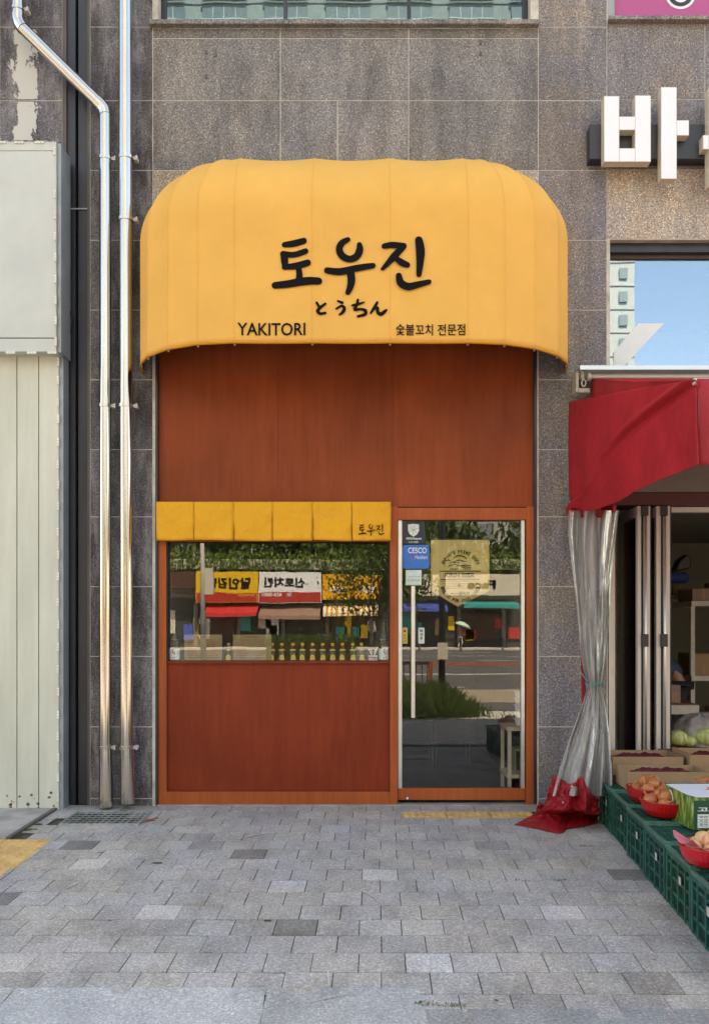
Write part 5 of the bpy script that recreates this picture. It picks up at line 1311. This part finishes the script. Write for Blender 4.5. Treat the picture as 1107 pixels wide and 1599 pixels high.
def heap(kind, bx, by, bz, R, rr, label, group, n1=6, seed=1, lift=.0):
    rnd = random.Random(seed)
    for i in range(n1):
        a = 2*PI*i/n1+rnd.uniform(-.15, .15); place_round(kind, bx+R*.60*math.cos(a), by+R*.60*math.sin(a), bz+.082+lift+rnd.uniform(-.006, .006), rr*rnd.uniform(.92, 1.06), label, group, rnd=rnd)
    for i in range(3):
        a = 2*PI*i/3+rnd.uniform(0, 1); place_round(kind, bx+R*.26*math.cos(a), by+R*.26*math.sin(a), bz+.118+lift+rnd.uniform(-.004, .006), rr*rnd.uniform(.92, 1.05), label, group, rnd=rnd)
    place_round(kind, bx, by, bz+.055+lift, rr, label, group, rnd=rnd)
ZB = ZT(1.2)
basket_thing('red plastic basket of brown onions next to the cardboard tray', 1.835, -1.19, ZT(1.2), 'basket'); heap('onion', 1.835, -1.19, ZT(1.2), .15, .045, 'brown onion in the basket next to the cardboard tray', 'onions in the rear basket', 6, 2)
basket_thing('red plastic basket of brown onions left of the printed vegetable carton', 1.80, -1.555, ZT(1.5), 'basket'); heap('onion', 1.80, -1.555, ZT(1.5), .15, .045, 'brown onion in the basket left of the printed vegetable carton', 'onions in the front basket', 6, 5)
basket_thing('red plastic basket of brown onions behind the printed vegetable carton', 2.19, -1.28, ZT(1.3)+.005, 'basket'); heap('onion', 2.19, -1.28, ZT(1.3)+.005, .15, .045, 'brown onion in the basket behind the printed vegetable carton', 'onions behind the carton', 6, 8, .01)
basket_thing('bright red basket of peaches wrapped in pink tissue', 1.675, -2.50, ZT(2.5), 'basket_peach'); heap('peach', 1.675, -2.50, ZT(2.5), .15, .044, 'peach in the tissue lined basket', 'peaches in the rear peach basket', 6, 4)
basket_thing('bright red peach basket nearest the camera at the right edge', 1.71, -2.87, ZT(2.8), 'basket_peach'); heap('peach', 1.71, -2.87, ZT(2.8), .15, .044, 'peach in the basket nearest the camera', 'peaches in the front peach basket', 6, 9)
def tis(u, v):
    a = PI*.75+u*PI*1.0; r = .07+.10*v; return (1.675+r*math.cos(a)*(1+.06*math.sin(u*26)), -2.50+r*math.sin(a)*(1+.06*math.cos(u*21)), ZT(2.5)+.085+.045*v+.014*math.sin(u*31)*v)
m = MB(); m.grid(tis, 60, 8); tag(link('tissue_paper', m, 'tissue', smooth=True, base=(1.675, -2.5, ZT(2.5))), 'crumpled pink tissue around the peaches in the red basket', 'tissue paper')

# printed carton
bxT = thing('vegetable_carton', 'green and white printed vegetable carton with an oval label on its side', 'box', (1.95, -1.75, ZT(1.8)))
x0, x1_, yb, yf, z0 = 1.80, 2.24, -1.53, -1.86, ZT(1.8)
zt_ = z0+.19
skew = .03
def bq(vs, mt, nm, **k):
    m = MB(); m.add(vs, [tuple(range(len(vs)))]); return link(nm, m, mt, bxT, **k)
m = MB(); m.add([(x0, yb, z0), (x1_, yb, z0), (x1_+skew, yf, z0), (x0+skew, yf, z0), (x0, yb, zt_), (x1_, yb, zt_), (x1_+skew, yf, zt_-.012), (x0+skew, yf, zt_-.012)], [(0,1,2,3), (0,4,7,3), (1,5,6,2), (0,1,5,4), (2,3,7,6)]); link('carton_walls', m, 'leek', bxT)
ex = .0015
bq([(x0+skew+.01, yf-ex, z0+.004), (x1_, yf-ex, z0+.004), (x1_, yf-ex, zt_-.03), (x0+skew+.01, yf-ex, zt_-.03)], 'green_box', 'green_front')
bq([(x0+skew+.03, yf-2*ex, z0+.01), (x1_-.02, yf-2*ex, z0+.01), (x1_-.02, yf-2*ex, z0+.085), (x0+skew+.03, yf-2*ex, z0+.085)], 'label_w', 'white_table_label')
link('carton_print', text_mb('고랭지 배추', (x0+skew+.03, x1_-.05, z0+.098, z0+.125), yf-2*ex, font_w=.03), 'label_w', bxT)
t_ = MB()
for q in range(4): t_.box(x0+skew+.032, x1_-.03, yf-.0037, yf-.0034, z0+.02+q*.018, z0+.0212+q*.018)
t_.box(x0+skew+.10, x0+skew+.101, yf-.0037, yf-.0034, z0+.012, z0+.083); link('label_lines', t_, 'ink', bxT)
for q, s in enumerate(('품목', '등급', '중량')): link('label_print', text_mb(s, (x0+skew+.04, x0+skew+.085, z0+.024+q*.02, z0+.034+q*.02), yf-.0042), 'ink', bxT)
# oval sticker on the side
def side(u, v, e=.002): x = x0+skew*u-e; return (x, yb+(yf-yb)*u, z0+(.19-.012*u)*v)
ov = [side(.22+.13*math.cos(2*PI*i/28), .50+.42*math.sin(2*PI*i/28)) for i in range(28)]
bq(ov, 'label_w', 'oval_label')
ov = [side(.22+.12*math.cos(PI+PI*i/14), .40+.30*math.sin(PI+PI*i/14), .0032) for i in range(15)]
bq(ov, 'deepred', 'oval_label_red')
def sidetext(s, u0, u1, v0, v1, mt):
    t = text_mb(s, (u0, u1, v0, v1), 0, font_w=.03); m = MB(); m.add([side(u, v, .0035) for u, _, v in t.v], t.f); link('side_print', m, mt, bxT)
sidetext('강원도', .14, .30, .66, .76, 'ink'); sidetext('배추', .13, .31, .48, .62, 'deepred')
# white lid with a hand hole
hc = ((x0+x1_)/2+.02, (yb+yf)/2+.02); n = 24
ring_i = [(hc[0]+.06*math.cos(2*PI*i/n)*(1 if abs(math.cos(2*PI*i/n)) < .8 else .98), hc[1]+.03*math.sin(2*PI*i/n)) for i in range(n)]
cor = [(x0+.003, yb), (x1_, yb), (x1_+skew, yf), (x0+skew+.003, yf)]
def onrect(a):
    dx, dy = math.cos(a), math.sin(a); best = 9
    for i in range(4):
        (ax_, ay), (bx_, by_) = cor[i], cor[(i+1) % 4]; den = dx*(by_-ay)-dy*(bx_-ax_)
        if abs(den) < 1e-9: continue
        t = ((ax_-hc[0])*(by_-ay)-(ay-hc[1])*(bx_-ax_))/den
        if 0 < t < best: best = t
    return (hc[0]+dx*best, hc[1]+dy*best)
ring_o = [onrect(2*PI*i/n) for i in range(n)]
zl_ = lambda y: zt_+.001-.012*(yb-y)/(yb-yf)
m = MB(); m.add([(a, b_, zl_(b_)) for a, b_ in ring_i]+[(a, b_, zl_(b_)) for a, b_ in ring_o], [(i, (i+1) % n, n+(i+1) % n, n+i) for i in range(n)]); link('white_lid', m, 'letter', bxT, solid=.003)
m = MB(); m.tube([(x0, yb, zt_+.003), (x1_, yb, zt_+.003)], .004, 6); link('fold_line', m, 'green_box', bxT)
for i in range(3): place_round('onion', hc[0]-.05+.05*i, hc[1], zt_-.05, .036, 'brown onion visible through the hand hole of the carton', 'onions inside the printed carton')

# cabbages in clear bags
def cabbage(label, x, y, z, r):
    t = thing('cabbage', label, 'cabbage', (x, y, z)); m = MB(); m.ball((x, y, z+r*.86), r, 22, 14, .86); o = link('head', m, 'cabbage', t, smooth=True)
    rnd = random.Random(int(x*1000))
    for q in range(5):
        a0 = rnd.uniform(0, 6.28); tl = rnd.uniform(-.4, .6)
        def fn(u, v): 
            a = a0+(u-.5)*1.7; e = tl+(v-.5)*1.9; rr = r*(1.03+.012*math.sin(u*13)+.05*abs(v-.5)**2+.03*q/5); return (x+rr*math.cos(e)*math.cos(a), y+rr*math.cos(e)*math.sin(a), z+r*.86+rr*.86*math.sin(e))
        m = MB(); m.grid(fn, 12, 12); link('outer_leaf', m, 'cabbage', t, smooth=True, solid=.0015)
    return t
zc = .44
bxC = thing('low_table', 'low board on blocks under the cabbages inside the grocery', 'table', (2.7, .3, 0))
m = MB(); m.box(2.3, 3.3, .0, .55, zc-.02, zc-.001); link('board_top', m, 'shelfwood', bxC)
m = MB(); m.box(2.35, 2.45, .1, .45, .002, zc-.0201); m.box(3.1, 3.2, .1, .45, .002, zc-.0201); link('block', m, 'shelfwood', bxC)
cabbage('round pale green cabbage leftmost beside the folding doors', W(1062, 0, -.05)[0]-.0, .12, zc, .075)
cabbage('small narrow cabbage between the two larger ones', W(1080, 0, -.05)[0]+.0, .1, zc, .05)
cabbage('round green cabbage inside the clear bag at the right edge', W(1103, 0, -.05)[0]+.01, .12, zc, .085)
cabbage('cabbage behind the others at the far right of the low board', W(1122, 0, -.05)[0], .35, zc, .08)
m = MB(); xb_ = W(1100, 0, -.2)[0]
def bag(u, v):
    a = PI*u*2; e = v*PI*.5; r = .25*math.cos(e)**.8*(1+.05*math.sin(a*6+v*5)); return (xb_+r*math.cos(a), .27+r*.8*math.sin(a), zc+.24*math.sin(e)*(1+.04*math.sin(a*5)))
m.grid(bag, 48, 20); tag(link('plastic_bag', m, 'pvc', smooth=True, base=(xb_, .27, zc)), 'clear plastic bag of cabbages at the right edge', 'bag')

# ------------------------------------------------------------------ across the street (seen mirrored in the glass)
def FX(px, d): return (px-CX)*(D+d)/F
def FZ(py, d): return H+(CY-py)*(D+d)/F
fb = thing('street_shop_row', 'low row of shops with sign boards across the street', 'building', (0, -66, 0))
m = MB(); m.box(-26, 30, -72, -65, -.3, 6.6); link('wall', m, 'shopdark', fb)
m = MB(); m.box(-26, 30, -65.0, -64.5, 6.25, 7.1); link('parapet', m, 'concrete_w', fb)
m = MB(); 
for i in range(15):
    x = -25+i*3.7; m.box(x, x+.35, -64.98, -64.7, -.2, 3.5)
link('pier', m, 'fascia', fb)
for i in range(14):
    x = -24.5+i*3.7; m = MB(); m.box(x, x+3.0, -64.99, -64.9, .4, 2.6); link('shop_window', m, 'radio_front' if i % 3 else 'sign_d', fb)
dS = 63.2
def sign(a, b, c, d, mt, label, strip=None, texts=()):
    t = thing('shop_signboard', label, 'sign', (FX((a+b)/2, dS), -dS, FZ(d, dS)))
    m = MB(); m.box(FX(a, dS), FX(b, dS), -dS-.5, -dS, FZ(d, dS), FZ(c, dS)); link('board', m, mt, t)
    if strip: m = MB(); m.box(FX(a, dS)+.05, FX(b, dS)-.05, -dS+.001, -dS+.02, FZ(d, dS)+.05, FZ(d, dS)+.05+strip); link('red_strip', m, 'sign_r', t)
    for (s, x0, x1, y0, y1, tm) in texts:
        # reads correctly for someone facing the shop, so it is mirrored left to right in plan
        tmb = text_mb(s, (0, 1, 0, 1), 0, font_w=.04); m = MB(); X0, X1 = FX(x0, dS), FX(x1, dS); Z1, Z0 = FZ(y0, dS), FZ(y1, dS)
        m.add([(X1-(X1-X0)*x, -dS+.03, Z0+(Z1-Z0)*z) for x, _, z in tmb.v], tmb.f); link('lettering', m, tm, t)
    return t
sign(258, 304, 893, 918, 'sign_d', 'dark brown shop sign across the street')
sign(305, 402.5, 893, 940, 'sign_y', 'yellow restaurant sign with red strip across the street', .75, [('달인김밥', 322, 390, 902, 918, 'ink'), ('안산원곡점', 372, 398, 926, 930, 'sign_y')])
sign(404, 501, 893, 941, 'sign_w', 'white restaurant sign with red strip across the street', .8, [('신토치킨', 412, 476, 902, 918, 'ink'), ('413-2001', 410, 440, 926, 931, 'sign_w'), ('전문점', 447, 455, 926, 931, 'sign_w')])
sign(503, 596, 896, 936, 'sign_o', 'orange yellow shop sign across the street', None, [('수수', 514, 536, 913, 928, 'sign_w'), ('한정식', 560, 584, 913, 926, 'sign_w')])
sign(622, 672, 896, 930, 'sign_b', 'plain beige shop sign across the street')
sign(674, 812, 896, 930, 'sign_b', 'long beige shop sign with dark letters across the street', None, [('Face', 730, 774, 906, 920, 'ink')])
rq = random.Random(77)
for i in range(22):
    x = FX(262+rq.uniform(0, 555), 64.6); hh = rq.uniform(.8, 2.0); ww = rq.uniform(.35, 1.1); z = rq.uniform(.2, 1.3); mt = rq.choice(['sign_w', 'sign_y', 'sign_b', 'sign_r', 'awn_blue', 'rackm', 'awn_teal', 'card'])
    m = MB(); m.box(x-ww/2, x+ww/2, -64.88, -64.8, z, z+hh); link('shop_poster', m, mt, fb)
t = thing('hedge', 'dark green clipped hedge on the median across the road', 'hedge', (0, -30, -.33))
m = MB(); m.box(FX(425, 30), FX(548, 30), -30.5, -29.6, -.32, .75); link('stems', m, 'sign_d', t)
m = MB()
for _ in range(5200):
    c_ = Vector((rq.uniform(FX(415, 30), FX(556, 30)), rq.uniform(-30.7, -29.3), -.3+1.35*rq.random()**.7)); s_ = rq.uniform(.03, .07); e_ = Euler((rq.uniform(0, 6.3), rq.uniform(0, 6.3), rq.uniform(0, 6.3))).to_matrix()
    m.add([c_+e_ @ Vector(q) for q in ((-s_, 0, 0), (0, -s_*.5, 0), (s_, 0, 0), (0, s_*.5, 0))], [(0,1,2,3)])
link('foliage', m, 'leaf', t)
def saw(a, b, c, d, mt, label, stripes=None):
    t = thing('shop_awning', label, 'awning', (FX((a+b)/2, 63), -63, 2))
    x0, x1 = FX(a, 62), FX(b, 62); z1, z0 = FZ(c, 62), FZ(d, 62)
    if stripes:
        for q in range(stripes):
            m = MB(); u0 = x0+(x1-x0)*q/stripes; u1 = x0+(x1-x0)*(q+1)/stripes; m.add([(u0, -64.4, z1), (u1, -64.4, z1), (u1, -62, z0+.3), (u0, -62, z0+.3), (u1, -62, z0), (u0, -62, z0)], [(0,1,2,3), (3,2,4,5)]); link('stripe', m, mt if q % 2 else 'sign_w', t, solid=.02)
    else:
        m = MB(); m.add([(x0, -64.4, z1), (x1, -64.4, z1), (x1, -62, z0+.3), (x0, -62, z0+.3), (x1, -62, z0), (x0, -62, z0)], [(0,1,2,3), (3,2,4,5)]); link('cloth', m, mt, t, solid=.02)
saw(318, 401, 940, 962, 'awn_red', 'bright red awning across the street'); saw(404, 498, 943, 967, 'awn_brown', 'faded brown awning across the street')
saw(503, 596, 941, 962, 'sign_o', 'yellow and white striped awning across the street', 22); saw(626, 700, 938, 956, 'awn_blue', 'blue awning across the street'); saw(725, 812, 936, 950, 'awn_teal', 'teal awning across the street')
def quads(mb, cfn, n, s0, s1, rnd):
    for _ in range(n):
        c = Vector(cfn(rnd)); s = rnd.uniform(s0, s1); e = Euler((rnd.uniform(0, 6.3), rnd.uniform(0, 6.3), rnd.uniform(0, 6.3))).to_matrix()
        mb.add([c+e @ Vector(q) for q in ((-s, 0, 0), (0, -s*.45, 0), (s, 0, 0), (0, s*.45, 0))], [(0,1,2,3)])
def tree(label, x, y, z0, h, r, n, leafs, mt='leaf', sq=.8, seed=1, low=.35, group=None, tk=1.0):
    rnd = random.Random(seed); t = thing('street_tree', label, 'tree', (x, y, z0), group)
    m = MB(); m.tube([(x, y, z0), (x+.02*h, y, z0+h*.4), (x-.01*h, y, z0+h*.75)], [h*.028*tk, h*.02*tk, h*.008*tk], 8)
    cl = []
    for i in range(9):
        a = rnd.uniform(0, 6.28); q = rnd.uniform(.4, .85); e = Vector((x+r*q*math.cos(a), y+r*q*math.sin(a), z0+h*rnd.uniform(low+.12, .9))); cl.append(e)
        m.tube([(x, y, z0+h*rnd.uniform(.3, .55)), e], [h*.010*tk, h*.003*tk], 5)
    link('trunk', m, 'bark', t, smooth=True)
    for _ in range(14):
        a = rnd.uniform(0, 6.28); q = rnd.random()**.5; zz = rnd.uniform(low, 1); cl.append(Vector((x+r*q*math.cos(a)*math.sin(PI*min(1, max(.15, (1.1-zz)))), y+r*q*math.sin(a), z0+h*zz)))
    def cf(rn):
        c = rn.choice(cl); v = Vector((rn.gauss(0, 1), rn.gauss(0, 1), rn.gauss(0, 1))); return c+v*r*.21
    m = MB(); quads(m, cf, n, leafs*.6, leafs*1.3, rnd); link('crown', m, mt, t)
for i, x in enumerate((-24, -17, -11, -5, 1, 7, 13, 19, 26)):
    tree(['broad', 'dense', 'tall'][i % 3]+' green tree behind the shop row, number %d from the left' % (i+1), x, -76+random.uniform(-1, 1), -.3, random.uniform(11, 14), 5.0, 2600, .42, seed=i+3, low=.2, group='trees behind the shops')
tree('small leafy street tree mirrored in the display window', FX(590, 16), -16, -.35, 4.9, 1.25, 6500, .06, seed=40, low=.45, tk=.35)
m = MB(); rnd = random.Random(5)
quads(m, lambda r_: (r_.uniform(-25, 29), -64.3+r_.gauss(0, .2), 7.2-abs(r_.gauss(0, .6))*(1+math.sin(r_.uniform(0, 50)*.0))+.5*math.sin(r_.uniform(0, 6))), 6000, .10, .22, rnd)
tag(link('hanging_vines', m, 'vine'), 'green vines hanging over the shop row parapet across the street', 'vines', kind='stuff')
# grass clump bush at the kerb
m = MB(); rnd = random.Random(9)
for _ in range(3800):
    x = rnd.gauss(1.15, .42); y = -8.25+rnd.gauss(0, .16); hh = rnd.uniform(.25, .72)*max(.3, 1-abs(x-1.1)*.55); a = rnd.uniform(0, 6.28); bx_, by_ = math.cos(a)*hh*.5, math.sin(a)*hh*.3; wv = .008
    m.add([(x-wv, y, -.2), (x+wv, y, -.2), (x+bx_*.5+wv*.7, y+by_*.5, -.2+hh*.65), (x+bx_, y+by_, -.2+hh)], [(0,1,2,3)])
tag(link('grass_bush', m, 'bush', base=(1.15, -8.25, -.2)), 'low grassy bush at the kerb mirrored in the door glass', 'bush')
lp = thing('lamp_post', 'dark street lamp post rising from the grassy bush', 'lamp post', (FX(691, 8.6), -8.6, -.33))
m = MB(); x = FX(691, 8.6); m.tube([(x, -8.6, -.3), (x, -8.6, 6.5)], .06, 12); m.tube([(x, -8.6, 6.5), (x, -10.0, 6.9)], .04, 8); link('pole', m, 'dark_metal', lp, smooth=True)
m = MB(); m.box(x-.12, x+.12, -10.6, -10.0, 6.82, 6.92); link('lamp_head', m, 'dark_metal', lp)
m = MB(); m.box(x-.09, x+.09, -8.52, -8.5, .8, 1.1); link('notice_plate', m, 'rackm', lp)
up_ = thing('utility_pole', 'concrete utility pole with a grey box mirrored in the display window', 'pole', (FX(316, 40), -40, -.33))
m = MB(); x = FX(316, 40); m.tube([(x, -40, -.33), (x, -40, 9)], [.16, .11], 12); link('pole', m, 'concrete_w', up_, smooth=True)
m = MB(); m.box(x+.12, x+.6, -40.15, -39.85, 3.2, 4.6); link('transformer_box', m, 'rackm', up_)
# rail at the kerb
for i in range(6):
    a = -1.5+i*-1.5
rl = thing('kerb_railing', 'rusty red and dark kerb railing mirrored at the left of the door', 'railing', (.6, -12, -.33))
m = MB(); m.box(-4, FX(676, 12), -12.03, -11.97, .55, .62); m.box(-4, FX(676, 12), -12.02, -11.98, -.1, -.06); link('rail', m, 'dark_metal', rl)
m = MB()
for q in range(40): x = FX(676, 12)-.12-q*.13; m.box(x, x+.02, -12.01, -11.99, -.05, .55)
link('baluster', m, 'dark_metal', rl)
for q in range(4): m = MB(); x = FX(673, 12)-q*1.6; m.box(x-.04, x+.04, -12.05, -11.95, -.33, .62); link('post', m, 'terracotta', rl)
for i in range(4):
    x = FX(655+i*65, 56); t = thing('bollard', 'dark kerb bollard across the street, number %d from the left' % (i+1), 'bollard', (x, -56, -.33), 'bollards across the street')
    m = MB(); m.lathe((x, -56, -.33), [(.12, 0), (.12, .05), (.09, .06), (.09, .9), (.10, .92), (.05, 1.0)], 14); link('bollard_body', m, 'dark_metal', t, smooth=True)
# apartment tower far behind, mirrored in the upper windows
tw = thing('apartment_tower', 'tall pale apartment tower far across the street', 'building', (0, -98, 0))
m = MB(); m.box(-44, 34, -112, -98, -.3, 96); link('wall', m, 'tower', tw)
m = MB()
for fl_ in range(32): m.box(-44, 34, -97.999, -97.9, 2.9*fl_+.0, 2.9*fl_+.12)
for q in range(10): m.box(28.5+q*.22, 28.55+q*.22, -97.899, -97.86, 0, 96)
link('facade_lines', m, 'tower_line', tw)
wins = []
for fl_ in range(2, 32):
    z = 2.9*fl_+.9
    wins.append((32.1, 33.1, z, z+1.3))
    for c_ in range(9): wins.append((-42+c_*7.6, -42+c_*7.6+5.4, z-.2, z+1.6))
wins.sort(key=lambda q: min(abs(q[2]-76), abs(q[2]-38) if q[0] > 30 else 99))
def winmb(w_, mb): mb.box(w_[0], w_[1], -97.89, -97.8, w_[2], w_[3])
for w_ in wins[:90]:
    m = MB(); winmb(w_, m); o = link('window', m, 'tower_win', tw)
m = MB()
for w_ in wins[90:]: winmb(w_, m)
o = link('window_rest', m, 'tower_win', tw); o['kind'] = 'stuff'
m = MB()
for w_ in wins[:90]:
    if w_[1]-w_[0] > 2:
        for q in range(1, 4): x = w_[0]+(w_[1]-w_[0])*q/4; m.box(x-.05, x+.05, -97.799, -97.76, w_[2], w_[3])
        m.box(w_[0]-.1, w_[1]+.1, -97.76, -97.2, w_[2]-.25, w_[2]-.1)
link('balcony_rails', m, 'tower_f', tw)

for a_, b_, h_, lab in ((-110, -32, 27, 'added brown block, unseen, cutting low sky light across the street to the left'), (38, 115, 25, 'added brown block, unseen, cutting low sky light across the street to the right')):  # blocks added out of view to keep low sky light off the facade
    t = thing('sky_light_blocker', lab, 'building', ((a_+b_)/2, -66, -.3))
    m = MB(); m.box(a_, b_, -84, -66, -.3, h_); link('wall', m, 'brickb', t)
    for q in range(1, int(h_/3.4)):
        m = MB(); m.box(a_+1.5, b_-1.5, -65.99, -65.9, q*3.4, q*3.4+1.7); link('window_band', m, 'tower_win', t)
